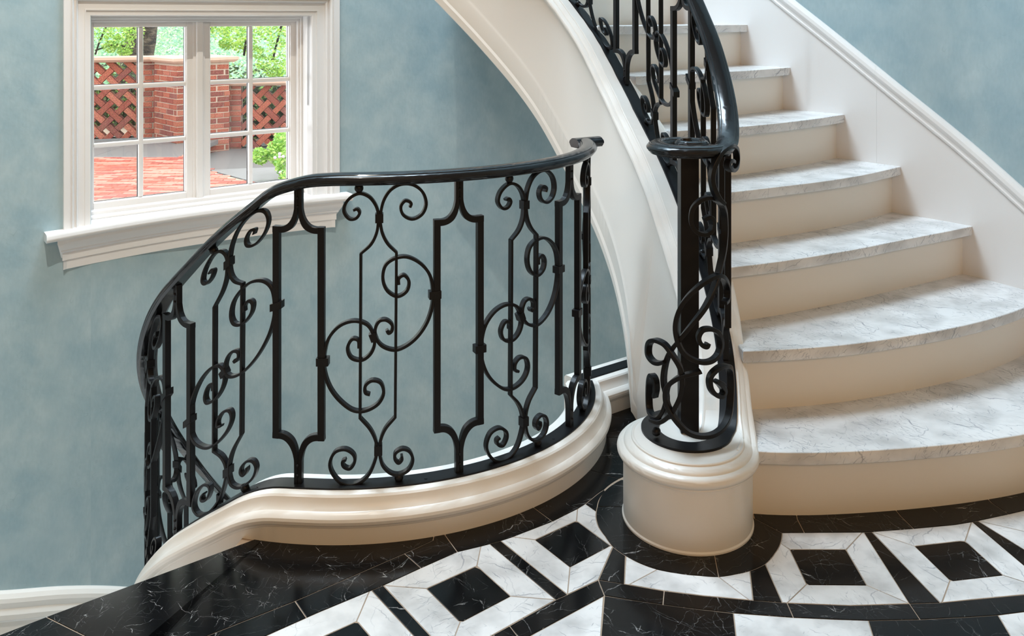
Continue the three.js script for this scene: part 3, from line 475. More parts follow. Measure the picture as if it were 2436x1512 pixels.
{
  const t = group('stair_railing');
  tag(t, 'black wrought iron stair railing with a spiral handrail end on a square newel', 'railing');
  const on = surface(plate, cap, topRail), end = plate.length;
  // handrail: from the slope down to the level ring, then winding in to an eye
  const cx = 0.446, cd = 2.205, pts = [];
  const first = NR - 2;
  for (let i = plateCtl.length - 1; i >= first; i--) pts.push(plateCtl[i]);
  const c3 = new THREE.CatmullRomCurve3(pts.map((p, i) => new THREE.Vector3(p[0], p[1], topRail(sOf(plateCtl.length - 1 - i)))), false, 'centripetal').getPoints((pts.length - 1) * 10);
  const slope = c3.map((p) => [p.x, p.y]), wind = [];
  const a0 = Math.atan2(plateCtl[first][1] - cd, plateCtl[first][0] - cx);
  for (let i = 1; i <= 110; i++) { const a = a0 - i * 0.085, k = i / 110; const r = lerp(0.092, 0.014, Math.pow(Math.max(0, (k - 0.16) / 0.84), 0.85)); wind.push([cx + Math.cos(a) * r, cd + Math.sin(a) * r]); }
  const path = new Plan([...slope, ...wind]), nS = slope.length, rings = [];
  for (let i = 0; i < path.p.length; i++) {
    const s = path.s[i], f = path.at(s), k = i < nS ? 0 : (i - nS) / 109;
    const h = i < nS ? c3[i].z : 0.943;
    const w = k < 0.2 ? 1 : lerp(1, 0.5, Math.min(1, (k - 0.2) / 0.45));
    rings.push(railProfile(w).map(([o, y]) => V(f.x + f.nx * o, h + y * (i < nS ? 1.12 : 1) + (k > 0.4 ? (k - 0.4) * 0.006 : 0), f.d + f.nd * o)));
  }
  mesh('handrail', loft(rings, { crease: 0.5 }), M.rail, t);
  const eye = new THREE.CylinderGeometry(0.014, 0.017, 0.02, 24); eye.translate(cx, 0.94, -cd); mesh('rail_eye', eye, M.rail, t);
  mesh('shoe_plate', sweep(plate, 0, end, 260, () => plateProfile, cap), M.iron, t);
  mesh('newel_post', boxG(0.4285, 0.4745, 0.203, 0.918, -2.232, -2.186, 0.0012), M.iron, t);
  const near = (x, d) => { let b = 1e9, r = 0; plate.p.forEach((q, i) => { const e = Math.hypot(q[0] - x, q[1] - d); if (e < b) { b = e; r = plate.s[i]; } }); return r; };
  const F = [near(0.583, 2.36), near(0.534, 2.70), near(0.40, 3.02), near(0.12, 3.30)];
  for (const s of F) frameBaluster(on.level(s), t);
  for (const s of [(F[0] + F[1]) / 2, (F[1] + F[2]) / 2, (F[2] + F[3]) / 2]) {
    const half = s === (F[0] + F[1]) / 2 ? (F[1] - F[0]) / 2 : s === (F[1] + F[2]) / 2 ? (F[2] - F[1]) / 2 : (F[3] - F[2]) / 2, k = half / 0.194, map = on.raked(s);
    scrollPanel((x, v, n) => map(x * k, v, n), t);
  }
  // the end panel curls round the newel: four long scrolls, [length along the ring, height] in millimetres
  const wrapped = (s, v, n) => { const f = plate.at(s); return V(f.x + f.nx * n, v, f.d + f.nd * n); };
  const CURLS = [
    [312, 763, 328, 768, 337, 757, 333, 735, 316, 726, 297, 731, 284, 747, 281, 768, 286, 792, 304, 810, 325, 815, 353, 805, 377, 786, 397, 754, 401, 715, 387, 682, 367, 645, 344, 596, 316, 549, 286, 510, 258, 471, 231, 429, 218, 389, 215, 353, 221, 330, 223, 310, 214, 279, 199, 258, 181, 253, 155, 260, 147, 290, 155, 332, 171, 354, 185, 351, 191, 331, 185, 305],
    [376, 547, 404, 549, 410, 570, 389, 595, 353, 621, 316, 613, 280, 583, 258, 548, 247, 500, 254, 458, 269, 433, 304, 416, 332, 417, 353, 431, 360, 454, 348, 481, 329, 494, 306, 494, 297, 476, 304, 459, 316, 453, 320, 461],
    [223, 409, 207, 400, 191, 398, 170, 408, 173, 435, 195, 453, 222, 452, 241, 431, 257, 404, 262, 377, 261, 346, 249, 307, 234, 279, 211, 256, 183, 249],
    [357, 352, 348, 361, 337, 367, 348, 355, 360, 336, 353, 327, 332, 337, 320, 358, 322, 385, 344, 399, 376, 392, 404, 363, 410, 326, 397, 284, 372, 257, 336, 241, 304, 239, 277, 247, 255, 268, 237, 295, 229, 317, 231, 349, 246, 371, 266, 386, 300, 398],
    [352, 800, 338, 815, 322, 860, 329, 901, 349, 929, 383, 938, 439, 922, 467, 892, 434, 875, 390, 876, 368, 890, 373, 901, 410, 894]];
  const ep = group('scroll_panel', t);
  CURLS.forEach((q, i) => mesh('scroll', strip(wrapped, pairs(q), tip(0.0098), 0.0175, { lift: 0.004 + i * 0.0045, per: 6 }), M.iron, ep));
  for (const [s, v] of [[0.19, 0.221]]) { const b = mesh('ball', ballG, M.iron, ep); b.position.copy(wrapped(s, v, 0.004)); }
}
// ---------------------------------------------------------------- white skirts along the wall
{
  const capTop = (s) => 0.689 + (6.128 - s) * 0.738;
  const prof = (s) => { const T = capTop(s), low = Math.max(-0.02, T - 0.85); return [[-0.02, low], [-0.02, T - 0.002], [0.008, T], [0.018, T - 0.006], [0.025, T - 0.016], [0.027, T - 0.03], [0.024, T - 0.042], [0.019, T - 0.05], [0.0185, T - 0.058], [0.0215, T - 0.064], [0.0195, T - 0.072], [0.013, T - 0.0765], [0.012, T - 0.0775], [0.012, low]]; };
  struct(mesh('baseboard_right', merge([sweep(wall, 4.2, 5.612, 60, prof, () => 0, { crease: 0.4 }), sweep(wall, 5.6125, 7.02, 60, prof, () => 0, { crease: 0.4 })]), M.trim));
  const lowTop = table([[0, -0.3], [0.9, -0.62], [1.4, -0.81], [1.6, -0.888], [1.823, -0.968], [2.033, -1.068], [2.4, -1.28], [3.2, -1.85]]);
  const low = () => [[-0.02, -1.6], [-0.02, -0.002], [0.006, 0], [0.018, -0.006], [0.028, -0.02], [0.03, -0.035], [0.026, -0.05], [0.022, -0.06], [0.026, -0.066], [0.03, -0.08], [0.027, -0.1], [0.016, -0.108], [0.012, -0.115], [0.012, -1.6]];
  struct(mesh('baseboard_left', sweep(wall, 0.05, 3.2, 90, low, lowTop, { crease: 0.4 }), M.white));
}

// ---------------------------------------------------------------- the flight going down, along the wall on the left
{
  const st = struct(group('lower_staircase'));
  tag(st, 'curved flight of marble steps going down behind the landing railing', 'staircase');
  const inS = [-0.16, -0.43, -0.6, -0.77, -0.92, -1.05, -1.17, -1.29, -1.41, -1.53];
  const w = (s) => { const f = wall.at(s); return [f.x, f.d]; };
  const outP = [[-2.75, 0.44], [-2.75, 0.95], [-2.75, 1.45], w(0.05), w(0.5), w(0.95), w(1.42), w(1.85), w(2.2), w(2.5)];
  for (let k = 1; k < 9; k++) {
    const a = guard.at(inS[k - 1]), b = guard.at(inS[k]), sh = new THREE.Shape(), o = 0.03;
    const q = [[a.x + a.nx * o, a.d + a.nd * o], outP[k - 1], outP[k], [b.x + b.nx * o, b.d + b.nd * o]];
    q.forEach((p, i) => i ? sh.lineTo(p[0], p[1]) : sh.moveTo(p[0], p[1]));
    const g = new THREE.ExtrudeGeometry(sh, { depth: 0.03, bevelEnabled: false }); g.rotateX(-Math.PI / 2); g.translate(0, -RISE * k - 0.03, 0); mesh('tread', g, M.tread, st);
    const r = new THREE.Shape(), dx = outP[k][0] - q[3][0], dd = outP[k][1] - q[3][1], l = Math.hypot(dx, dd), nx = dd / l * 0.02, nd = -dx / l * 0.02;
    [q[3], outP[k], [outP[k][0] + nx, outP[k][1] + nd], [q[3][0] + nx, q[3][1] + nd]].forEach((p, i) => i ? r.lineTo(p[0], p[1]) : r.moveTo(p[0], p[1]));
    const rg = new THREE.ExtrudeGeometry(r, { depth: RISE - 0.031, bevelEnabled: false }); rg.rotateX(-Math.PI / 2); rg.translate(0, -RISE * (k + 1), 0); mesh('riser', rg, M.riser, st);
  }
}

// ---------------------------------------------------------------- the window (local axes: along the wall, up, into the room)
{
  const w = struct(group('window_1'));
  w.position.set(WIN.x, 0, -WIN.d); w.rotation.y = Math.atan2(WIN.ed, WIN.ex);
  const wn = (a) => 0.112 + (a - 0.433) ** 2 / 4.88;                             // face of the curved wall in these axes
  const b = (name, m, ...r) => mesh(name, boxG(...r), m, w);
  const GY0 = 0.484, GY1 = 1.2145;
  // lined opening
  const inner = wn(-0.036) + 0.012;
  b('jamb', M.trim, -0.16, -0.036, SILL - 0.02, HEAD + 0.1, -0.14, inner, 0.002);
  b('jamb', M.trim, 0.902, 1.026, SILL - 0.02, HEAD + 0.1, -0.14, inner, 0.002);
  b('head', M.trim, -0.036, 0.902, HEAD - 0.002, HEAD + 0.1, -0.14, inner - 0.002, 0.002);
  for (const [x0, x1] of [[-0.036, -0.018], [0.884, 0.902]]) { b('stop', M.trim, x0, x1, 0.44, HEAD, 0.018, 0.052); }
  for (const [x0, x1] of [[-0.0365, -0.026], [0.892, 0.9025]]) b('stop', M.trim, x0, x1, 0.44, HEAD, 0.052, 0.064);
  b('stop', M.trim, -0.018, 0.884, 1.236, HEAD, 0.018, 0.05); b('stop', M.trim, -0.026, 0.892, 1.248, HEAD, 0.05, 0.064);
  b('mullion', M.trim, 0.4045, 0.4565, 0.44, 1.245, -0.05, 0.03); b('mullion', M.trim, 0.4155, 0.4455, 0.44, 1.246, 0.03, 0.046, 0.006);
  b('sub_sill', M.trim, -0.036, 0.902, 0.43, 0.4575, -0.1, 0.05, 0.006); b('sub_sill', M.trim, -0.036, 0.902, 0.428, 0.4415, 0.05, 0.085, 0.006);
  b('outer_sill', M.trim, -0.12, 0.99, 0.38, 0.432, -0.22, -0.02);
  for (const x of [0.002, 0.482]) {
    const s = group('sash', w), X1 = x + 0.377, bx = (name, m, ...r) => mesh(name, boxG(...r), m, s);
    for (const [x0, x1] of [[x - 0.03, x], [X1, X1 + 0.03]]) bx('stile', M.trim, x0, x1, 0.452, 1.246, -0.018, 0.022, 0.004);
    bx('rail', M.trim, x - 0.001, X1 + 0.001, GY1, 1.246, -0.018, 0.022, 0.004); bx('rail', M.trim, x - 0.001, X1 + 0.001, 0.452, GY0, -0.018, 0.022, 0.004);
    for (const [x0, x1] of [[x - 0.006, x + 0.004], [X1 - 0.004, X1 + 0.006]]) bx('glazing_bead', M.trim, x0, x1, GY0, GY1, -0.012, 0.014, 0.005);
    bx('muntin', M.trim, x + 0.1785, x + 0.1985, GY0, GY1, -0.012, 0.016, 0.007);
    const hs = [0.7205, 0.962], gy = [GY0, ...hs, GY1];
    for (const y of hs) bx('muntin', M.trim, x, X1, y - 0.01, y + 0.01, -0.012, 0.0155, 0.007);
    for (let r = 0; r < 3; r++) for (let c = 0; c < 2; c++) {
      const x0 = c ? x + 0.1985 : x + 0.003, x1 = c ? X1 - 0.003 : x + 0.1785, y0 = gy[r] + (r ? 0.01 : 0), y1 = gy[r + 1] - (r < 2 ? 0.01 : 0);
      bx('pane', M.glass, x0, x1, y0, y1, -0.002, 0.002, 0);
      bx('spacer', M.spacer, x1 - 0.0022, x1, y0, y1, -0.011, -0.003, 0); bx('spacer', M.spacer, x0, x1, y0, y0 + 0.002, -0.011, -0.003, 0);
    }
  }
  // casing: one moulded section mitred round three sides
  const prof = [[0, -0.04], [0, 0.010], [0.003, 0.0145], [0.0215, 0.0145], [0.0225, 0.0205], [0.0275, 0.0205], [0.0285, 0.0185], [0.058, 0.0185], [0.060, 0.028], [0.0665, 0.0335], [0.070, 0.0245], [0.0755, 0.0245], [0.0795, 0.036], [0.0865, 0.044], [0.0915, 0.037], [0.095, 0.0375], [0.096, 0.042], [0.122, 0.043], [0.1245, 0.041], [0.1245, -0.06]];
  const base = wn(-0.04), ring = (a, y, da, dy) => prof.map(([o, n]) => new THREE.Vector3(a + (da < 0 ? da * 0.82 : da * 1.03) * o, y + dy * o, base + n));
  mesh('casing', loft([ring(-0.036, SILL + 0.003, -1, 0), ring(-0.036, HEAD, -1, 1), ring(0.902, HEAD, 1, 1), ring(0.902, SILL + 0.003, 1, 0)], { crease: 0.25 }), M.trim, w);
  // curved sill board and apron
  const sil = [], apr = [];
  for (let i = 0; i <= 30; i++) {
    const a = lerp(-0.205, 1.07, i / 30), q = wn(a) + 0.062;
    sil.push([[-0.0, SILL - 0.03], [-0.0, SILL + 0.004], [q - 0.012, SILL + 0.004], [q - 0.005, SILL + 0.002], [q - 0.001, SILL - 0.006], [q, SILL - 0.014], [q - 0.001, SILL - 0.021], [q - 0.006, SILL - 0.028], [q - 0.012, SILL - 0.03]].map(([n, y]) => new THREE.Vector3(a, y, i === 0 || i === 30 ? Math.max(n, wn(a) - 0.1) : n)));
    const c = lerp(-0.165, 1.032, i / 30), g = wn(c);
    const ret = i === 0 ? 1 : i === 30 ? -1 : 0;
    apr.push([[-0.04, 0.272], [-0.04, SILL - 0.03], [0.047, SILL - 0.03], [0.0465, SILL - 0.042], [0.041, SILL - 0.056], [0.032, SILL - 0.068], [0.027, SILL - 0.0745], [0.027, SILL - 0.079], [0.022, SILL - 0.0815], [0.018, SILL - 0.0875], [0.018, SILL - 0.116], [0.013, SILL - 0.1185], [0.013, 0.272]].map(([n, y]) => new THREE.Vector3(c + ret * (0.047 - Math.max(n, 0)) * 0.75, y, g + n)));
  }
  mesh('sill_board', loft(sil, { crease: 0.5 }), M.trim, w); mesh('apron', loft(apr, { crease: 0.3 }), M.trim, w);
}

// ---------------------------------------------------------------- the terrace outside
const GROUND = -0.38;
const barkTex = srgb(wrapNoise((u, v) => { const g = 170 + fbm(u * 9, v * 3, 4) * 190 - ridge(fbm(u * 7 + 3, v * 1.6, 3), 0.12) * 90; return [g, g * 0.97, g * 0.9]; }, 256));
const brickTex = srgb(wrapNoise((u, v) => { const g = 214 + fbm(u * 5, v * 5, 4) * 80 + fbm(u * 40, v * 40, 2) * 40; return [g, g * (0.97 + fbm(u * 3 + 8, v * 3, 2) * 0.2), g * 0.96]; }, 256));
const X = {
  brick: [[0.42, 0.115, 0.065], [0.50, 0.155, 0.09], [0.36, 0.10, 0.065], [0.54, 0.19, 0.12], [0.30, 0.10, 0.075]].map((c) => std({ color: lin(...c), roughness: 0.85, map: brickTex, bumpMap: fineTex, bumpScale: 0.004 })),
  mortar: std({ color: lin(0.36, 0.28, 0.21), roughness: 0.95 }),
  stone: std({ color: lin(0.42, 0.28, 0.20), roughness: 0.7 }),
  wetBrick: [[0.46, 0.10, 0.06], [0.56, 0.19, 0.13], [0.36, 0.08, 0.055], [0.56, 0.26, 0.19], [0.5, 0.13, 0.08]].map((c, i) => std({ color: lin(...c), roughness: [0.2, 0.34, 0.26, 0.3, 0.24][i], bumpMap: fineTex, bumpScale: 0.002 })),
  slate: std({ color: lin(0.15, 0.155, 0.15), roughness: 0.38, bumpMap: fineTex, bumpScale: 0.001 }),
  bark: std({ color: lin(0.085, 0.07, 0.052), map: barkTex, roughness: 0.95, bumpMap: fineTex, bumpScale: 0.03 }),
  leaf: phy({ color: 0xffffff, roughness: 0.75, transmission: 0.25, thickness: 0, side: THREE.DoubleSide }),
  flower: std({ color: lin(0.62, 0.5, 0.7), roughness: 0.7 }),
};
const brickG = [0, 1, 2].map((k) => boxG(-0.5, 0.5, -0.5, 0.5, -0.5, 0.5, 0));
const brickBox = {};
function brick(parent, l, h, w, at, rot, mats = X.brick) {
  const key = [l, h, w].map((v) => v.toFixed(3)).join(); brickBox[key] ??= boxG(-l / 2, l / 2, -h / 2, h / 2, -w / 2, w / 2, 0.004);
  const m = mesh('brick', brickBox[key], mats[Math.floor(rnd() * mats.length)], parent); m.position.copy(at); if (rot) m.rotation.set(...rot); return m;
}
function coping(parent, x0, x1, z0, z1, y0, y1) {                               // stone cap with a moulded underside
  const pf = [[0.045, y0], [0.02, y0 + 0.015], [0.012, y0 + 0.028], [0, y0 + 0.034], [0, y1 - 0.008], [0.008, y1]];
  const rings = pf.map(([i, y]) => [new THREE.Vector3(x0 + i, y, z0 + i), new THREE.Vector3(x1 - i, y, z0 + i), new THREE.Vector3(x1 - i, y, z1 - i), new THREE.Vector3(x0 + i, y, z1 - i)]);
  return mesh('coping', loft(rings, { crease: 0.2 }), X.stone, parent);
}
function brickFace(parent, len, y0, y1, thick, offset, x0 = 0, turn = 0) {          // running bond along a face, courses of 0.0715
  const ch = 0.0715, place = new THREE.Matrix4().makeRotationY(turn).setPosition(x0, 0, 0); let k = 0;
  for (let y = y0; y + 0.03 < y1; y += ch, k++) {
    const cuts = [0]; let x = k % 2 ? 0.108 : 0.216; while (x < len - 0.06) { cuts.push(x + rr(-0.006, 0.006)); x += 0.216; } cuts.push(len);
    for (let i = 0; i + 1 < cuts.length; i++) { const l = cuts[i + 1] - cuts[i] - 0.011; brick(parent, Math.round(l * 25) / 25, Math.min(0.0605, y1 - y), thick, new THREE.Vector3((cuts[i] + cuts[i + 1]) / 2, y + 0.03, offset + rr(-0.004, 0.004)), [0, 0, rr(-0.012, 0.012)]).applyMatrix4(place); }
  }
}
function latticeFace(parent, x0, x1, y0, y1) {                                   // bricks woven on the diagonal with open gaps
  const g = 0.152, w = 0.074, L = 2 * g - w - 0.008, r2 = Math.SQRT1_2;
  for (let i = -40; i < 40; i++) for (let j = -40; j < 40; j++) {
    const a = i * g, b = j * g, x = x0 + (a - b) * r2, y = y0 + (a + b) * r2, even = (i + j) % 2 === 0;
    if (x < x0 - 0.02 || x > x1 + 0.02 || y < y0 - 0.02 || y > y1 + 0.02) continue;
    brick(parent, L, w, 0.17, new THREE.Vector3(x, y, rr(-0.004, 0.004)), [0, 0, (even ? 1 : -1) * Math.PI / 4 + rr(-0.02, 0.02)]);
  }
}
{
  const rotTo = (ax, ad, bx, bd) => Math.atan2(bd - ad, bx - ax);
  // left length: lattice, then a solid stretch
  const gw = tag(group('garden_wall'), 'red brick garden wall with diagonal lattice panels and a stone capped pier outside the window', 'garden wall'); gw.userData.kind = 'thing';
  const g1 = group('lattice_panel', gw);
  const A = [-7.2, 10.95], B = [-4.72, 11.72], len1 = Math.hypot(B[0] - A[0], B[1] - A[1]);
  g1.position.set(A[0], GROUND, -A[1]); g1.rotation.y = rotTo(...A, ...B);
  latticeFace(g1, 0.15, len1 - 0.38, 0.0, 1.0);
  brickFace(g1, 0.52, 0, 1.04, 0.1, 0.06, len1 - 0.36);
  mesh('mortar', boxG(len1 - 0.35, len1 + 0.2, 0, 1.04, -0.1, 0.095, 0), X.mortar, g1);
  coping(g1, -0.1, len1 + 0.3, -0.16, 0.18, 1.03, 1.105);
  mesh('footing', boxG(-0.1, len1 + 0.2, -0.3, 0.02, -0.14, 0.14), X.slate, g1);
  // pier set corner first
  const g2 = group('pier', gw);
  const C = [-4.30, 11.05]; g2.position.set(C[0], GROUND, -C[1]); g2.rotation.y = rotTo(C[0], C[1], -3.79, 11.55);
  const side = 0.72; brickFace(g2, side, -0.42, 1.04, 0.1, -0.05);
  brickFace(g2, side, -0.42, 1.04, 0.1, 0.05, 0, Math.PI / 2);
  mesh('mortar', boxG(0.006, side - 0.006, -0.45, 1.04, -side + 0.006, -0.006, 0), X.mortar, g2);
  coping(g2, -0.07, side + 0.1, -side - 0.07, 0.07, 1.03, 1.105);
  // lower length at the right
  const g3 = group('lattice_panel', gw);
  const D = [-3.93, 11.74], E2 = [-1.7, 12.15], len3 = Math.hypot(E2[0] - D[0], E2[1] - D[1]);
  g3.position.set(D[0], GROUND, -D[1]); g3.rotation.y = rotTo(...D, ...E2);
  brickFace(g3, 0.25, -0.42, 0.70, 0.1, 0.06);
  mesh('mortar', boxG(0.005, 0.24, -0.4, 0.70, -0.1, 0.095, 0), X.mortar, g3);
  latticeFace(g3, 0.32, len3, -0.24, 0.68);
  coping(g3, -0.02, len3 + 0.1, -0.16, 0.2, 0.70, 0.775);
  // paving
  const pv = struct(group('pavement')), bricks = [[], [], [], [], []];
  const bx = (x, d, y, k, turn) => { const b = new THREE.BoxGeometry(0.2, 0.05, 0.0535); b.rotateY(turn); b.translate(x, y - 0.025 + rr(-0.0015, 0.0015), -d); bricks[k].push(b); };
  const edge = table([[-4.15, 10.6], [-3.24, 9.19], [-2.58, 8.55], [-2, 8.2]]);
  for (let d = 5.6, r = 0; d < 10.9; d += 0.0575, r++) for (let x = -6.4; x < -2.0; x += 0.206) {
    const xx = x + (r % 2 ? 0.103 : 0); if (d > (xx < -4.15 ? 10.35 + 0.31 * (xx + 5) : edge(xx))) continue; bx(xx, d, GROUND + (n2(xx * 2, d * 2) * 0.002), Math.floor(rnd() * 5), 0);
  }
  bricks.forEach((l, i) => { const m = mesh('wet_brick', merge(l), X.wetBrick[i], pv); m.userData.kind = 'stuff'; });
  { const sh = new THREE.Shape(); [[-8, 4.7], [-1.2, 4.7], [-1.2, 8.0], [-2, 8.2], [-2.58, 8.55], [-3.24, 9.19], [-4.15, 10.6], [-4.15, 13], [-8, 13]].forEach((p, i) => i ? sh.lineTo(p[0], p[1]) : sh.moveTo(p[0], p[1])); const g = new THREE.ExtrudeGeometry(sh, { depth: 0.3, bevelEnabled: false }); g.rotateX(-Math.PI / 2); g.translate(0, GROUND - 0.306, 0); mesh('mortar_bed', g, X.mortar, pv); }
  mesh('lower_bed', boxG(-4.2, -0.8, GROUND - 0.5, GROUND - 0.2, -13, -7.9, 0), X.mortar, pv);
  const slab = (pts, y) => { const sh = new THREE.Shape(); pts.forEach((p, i) => i ? sh.lineTo(p[0], p[1]) : sh.moveTo(p[0], p[1])); const g = new THREE.ExtrudeGeometry(sh, { depth: 0.05, bevelEnabled: true, bevelSize: 0.004, bevelThickness: 0.004, bevelOffset: -0.004, bevelSegments: 1 }); g.rotateX(-Math.PI / 2); g.translate(0, y - 0.054, 0); mesh('flagstone', g, X.slate, pv); };
  slab([[-7.4, 9.35], [-6.0, 9.8], [-6.0, 11.3], [-7.4, 10.9]], GROUND + 0.004); slab([[-5.99, 9.8], [-4.9, 10.05], [-4.9, 11.6], [-5.99, 11.3]], GROUND + 0.003); slab([[-4.89, 10.05], [-3.9, 10.05], [-3.9, 11.8], [-4.89, 11.6]], GROUND + 0.005);
  slab([[-4.14, 10.66], [-3.25, 9.24], [-1.6, 9.6], [-1.6, 12.2], [-3.7, 12.2]], GROUND - 0.15); slab([[-3.23, 9.21], [-2.58, 8.57], [-1.8, 8.9], [-1.8, 9.56]], GROUND + 0.003); slab([[-2.56, 8.55], [-1.9, 8.18], [-1.5, 8.3], [-1.5, 8.95], [-1.78, 8.88]], GROUND + 0.004);
}
// leaves: one small bent blade, many times
const leafG = (() => { const s = new THREE.PlaneGeometry(1, 0.5, 2, 1), p = s.attributes.position; for (let i = 0; i < p.count; i++) { const x = p.getX(i); p.setXYZ(i, x, p.getY(i) * (Math.abs(x) > 0.4 ? 0.1 : 1), Math.abs(p.getY(i)) * 0.3 - Math.abs(x) * 0.15); } s.computeVertexNormals(); return s; })();
function leaves(name, parent, spots, size, colors) {                             // spots: [x, y, d]
  const im = new THREE.InstancedMesh(leafG, X.leaf, spots.length), m = new THREE.Matrix4(), q = new THREE.Quaternion(), e = new THREE.Euler(), col = new THREE.Color();
  spots.forEach((p, i) => { const s = size * rr(0.6, 1.35); e.set(rr(-0.9, 0.9), rr(0, 6.28), rr(-0.8, 0.8)); m.compose(V(...p), q.setFromEuler(e), new THREE.Vector3(s, s, s)); im.setMatrixAt(i, m); const c = colors[Math.floor(rnd() * colors.length)], k = rr(0.75, 1.2); im.setColorAt(i, col.setRGB(c[0] * k, c[1] * k, c[2] * k)); });
  shade(im); im.name = parent ? name : numbered(name); (parent || scene).add(im); im.userData.kind = 'stuff'; return im;
}
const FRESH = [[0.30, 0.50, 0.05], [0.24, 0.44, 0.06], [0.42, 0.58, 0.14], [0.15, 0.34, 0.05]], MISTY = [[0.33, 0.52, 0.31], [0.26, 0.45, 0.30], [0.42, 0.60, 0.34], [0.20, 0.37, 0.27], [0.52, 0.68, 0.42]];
{
  const back = [];
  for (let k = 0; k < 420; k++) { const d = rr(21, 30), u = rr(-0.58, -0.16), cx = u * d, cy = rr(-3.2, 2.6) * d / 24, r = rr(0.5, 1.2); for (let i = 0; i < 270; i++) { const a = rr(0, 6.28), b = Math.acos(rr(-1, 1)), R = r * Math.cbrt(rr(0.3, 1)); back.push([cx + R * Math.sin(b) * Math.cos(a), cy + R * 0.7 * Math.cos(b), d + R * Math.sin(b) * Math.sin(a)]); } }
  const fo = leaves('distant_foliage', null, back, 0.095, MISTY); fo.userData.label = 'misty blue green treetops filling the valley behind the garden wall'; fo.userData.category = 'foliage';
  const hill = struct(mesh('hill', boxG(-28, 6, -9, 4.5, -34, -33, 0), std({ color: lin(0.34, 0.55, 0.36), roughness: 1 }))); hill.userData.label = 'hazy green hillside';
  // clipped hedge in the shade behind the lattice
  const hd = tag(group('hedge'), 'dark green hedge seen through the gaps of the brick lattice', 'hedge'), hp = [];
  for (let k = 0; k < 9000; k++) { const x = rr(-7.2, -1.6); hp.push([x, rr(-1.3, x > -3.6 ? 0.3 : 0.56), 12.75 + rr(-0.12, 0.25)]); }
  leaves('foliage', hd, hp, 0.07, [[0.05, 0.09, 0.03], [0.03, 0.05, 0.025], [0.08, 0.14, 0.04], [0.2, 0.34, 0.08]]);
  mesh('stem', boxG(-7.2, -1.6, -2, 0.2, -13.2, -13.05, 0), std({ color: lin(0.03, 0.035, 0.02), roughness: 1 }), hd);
  // big tree behind the wall
  const tr = tag(group('tree'), 'old tree with a thick rough trunk leaning behind the lattice wall', 'tree');
  const tp = [], up = [[-6.55, -1.2, 14.6, 0.32], [-6.42, 0.2, 14.6, 0.255], [-6.30, 0.8, 14.6, 0.235], [-6.22, 1.6, 14.6, 0.23], [-6.05, 4, 14.7, 0.18], [-5.9, 6.5, 14.8, 0.1]];
  for (let i = 0; i < up.length; i++) { const [x, y, d, r] = up[i], ring = []; for (let j = 0; j < 18; j++) { const a = j / 18 * 6.283, k = r * (1 + 0.1 * Math.sin(j * 2.6 + i) + rr(-0.05, 0.05)); ring.push(V(x + Math.cos(a) * k, y, d + Math.sin(a) * k)); } tp.push(ring); }
  mesh('trunk', loft(tp, { crease: 0.9 }), X.bark, tr);
  const cr = []; for (let k = 0; k < 900; k++) cr.push([-5.9 + rr(-2.2, 2.2), 6 + rr(-1.6, 1.6), 14.8 + rr(-2, 2)]); leaves('crown', tr, cr, 0.3, FRESH);
  // nearer boughs hanging into the view
  const bough = (label, twigs, lump, n, size) => {
    const o = tag(group('tree_branch'), label, 'branch'), pts = [];
    for (const tw of twigs) mesh('twig', new THREE.TubeGeometry(new THREE.CatmullRomCurve3(tw.map((p) => V(...p))), 24, 0.012, 6), X.bark, o);
    for (const [x, y, d, r] of lump) for (let i = 0; i < n; i++) { const a = rr(0, 6.28), b = Math.acos(rr(-1, 1)), R = r * Math.cbrt(rr(0.05, 1)); pts.push([x + R * Math.sin(b) * Math.cos(a), y + R * 0.8 * Math.cos(b) - R * 0.2, d + R * Math.sin(b) * Math.sin(a)]); }
    leaves('leaf_spray', o, pts, size, FRESH);
  };
  bough('bright green leafy bough hanging at the top right of the window view', [[[-1.9, 2.2, 9.1], [-2.5, 1.5, 9.05], [-2.75, 1.1, 9.0], [-2.8, 0.85, 9.0]], [[-1.9, 2.2, 9.1], [-2.9, 1.5, 9.2], [-3.25, 1.1, 9.2]], [[-2.2, 1.9, 9], [-2.4, 1.2, 9], [-2.5, 0.8, 9]]],
    [[-2.5, 1.12, 9.0, 0.17], [-2.42, 0.93, 9.0, 0.15], [-2.55, 0.78, 9.0, 0.12], [-2.36, 0.74, 9.0, 0.12], [-2.47, 0.67, 9.0, 0.09], [-2.75, 1.08, 9.0, 0.15], [-2.95, 1.12, 9.1, 0.13], [-3.12, 1.13, 9.2, 0.13], [-2.62, 1.25, 9, 0.22], [-2.86, 0.97, 9.1, 0.1], [-3.05, 0.98, 9.2, 0.08], [-2.68, 0.9, 9, 0.1], [-2.28, 1.15, 9, 0.14]], 210, 0.034);
  bough('bright green leafy bough at the top left of the window view', [[[-5.6, 2.0, 12.2], [-5.72, 1.2, 12.2], [-5.84, 0.9, 12.2], [-5.9, 0.72, 12.2]], [[-5.9, 0.78, 12.2], [-5.6, 0.86, 12.2], [-5.4, 0.8, 12.2]]],
    [[-5.85, 1.08, 12.2, 0.2], [-5.6, 1.05, 12.2, 0.19], [-5.5, 0.93, 12.2, 0.16], [-5.68, 0.86, 12.2, 0.12], [-5.35, 1.08, 12.2, 0.16], [-5.48, 0.78, 12.2, 0.1]], 230, 0.04);
  const bs = tag(group('bush'), 'leafy green bush with small lilac flowers beside the paved terrace', 'bush'), bp = [];
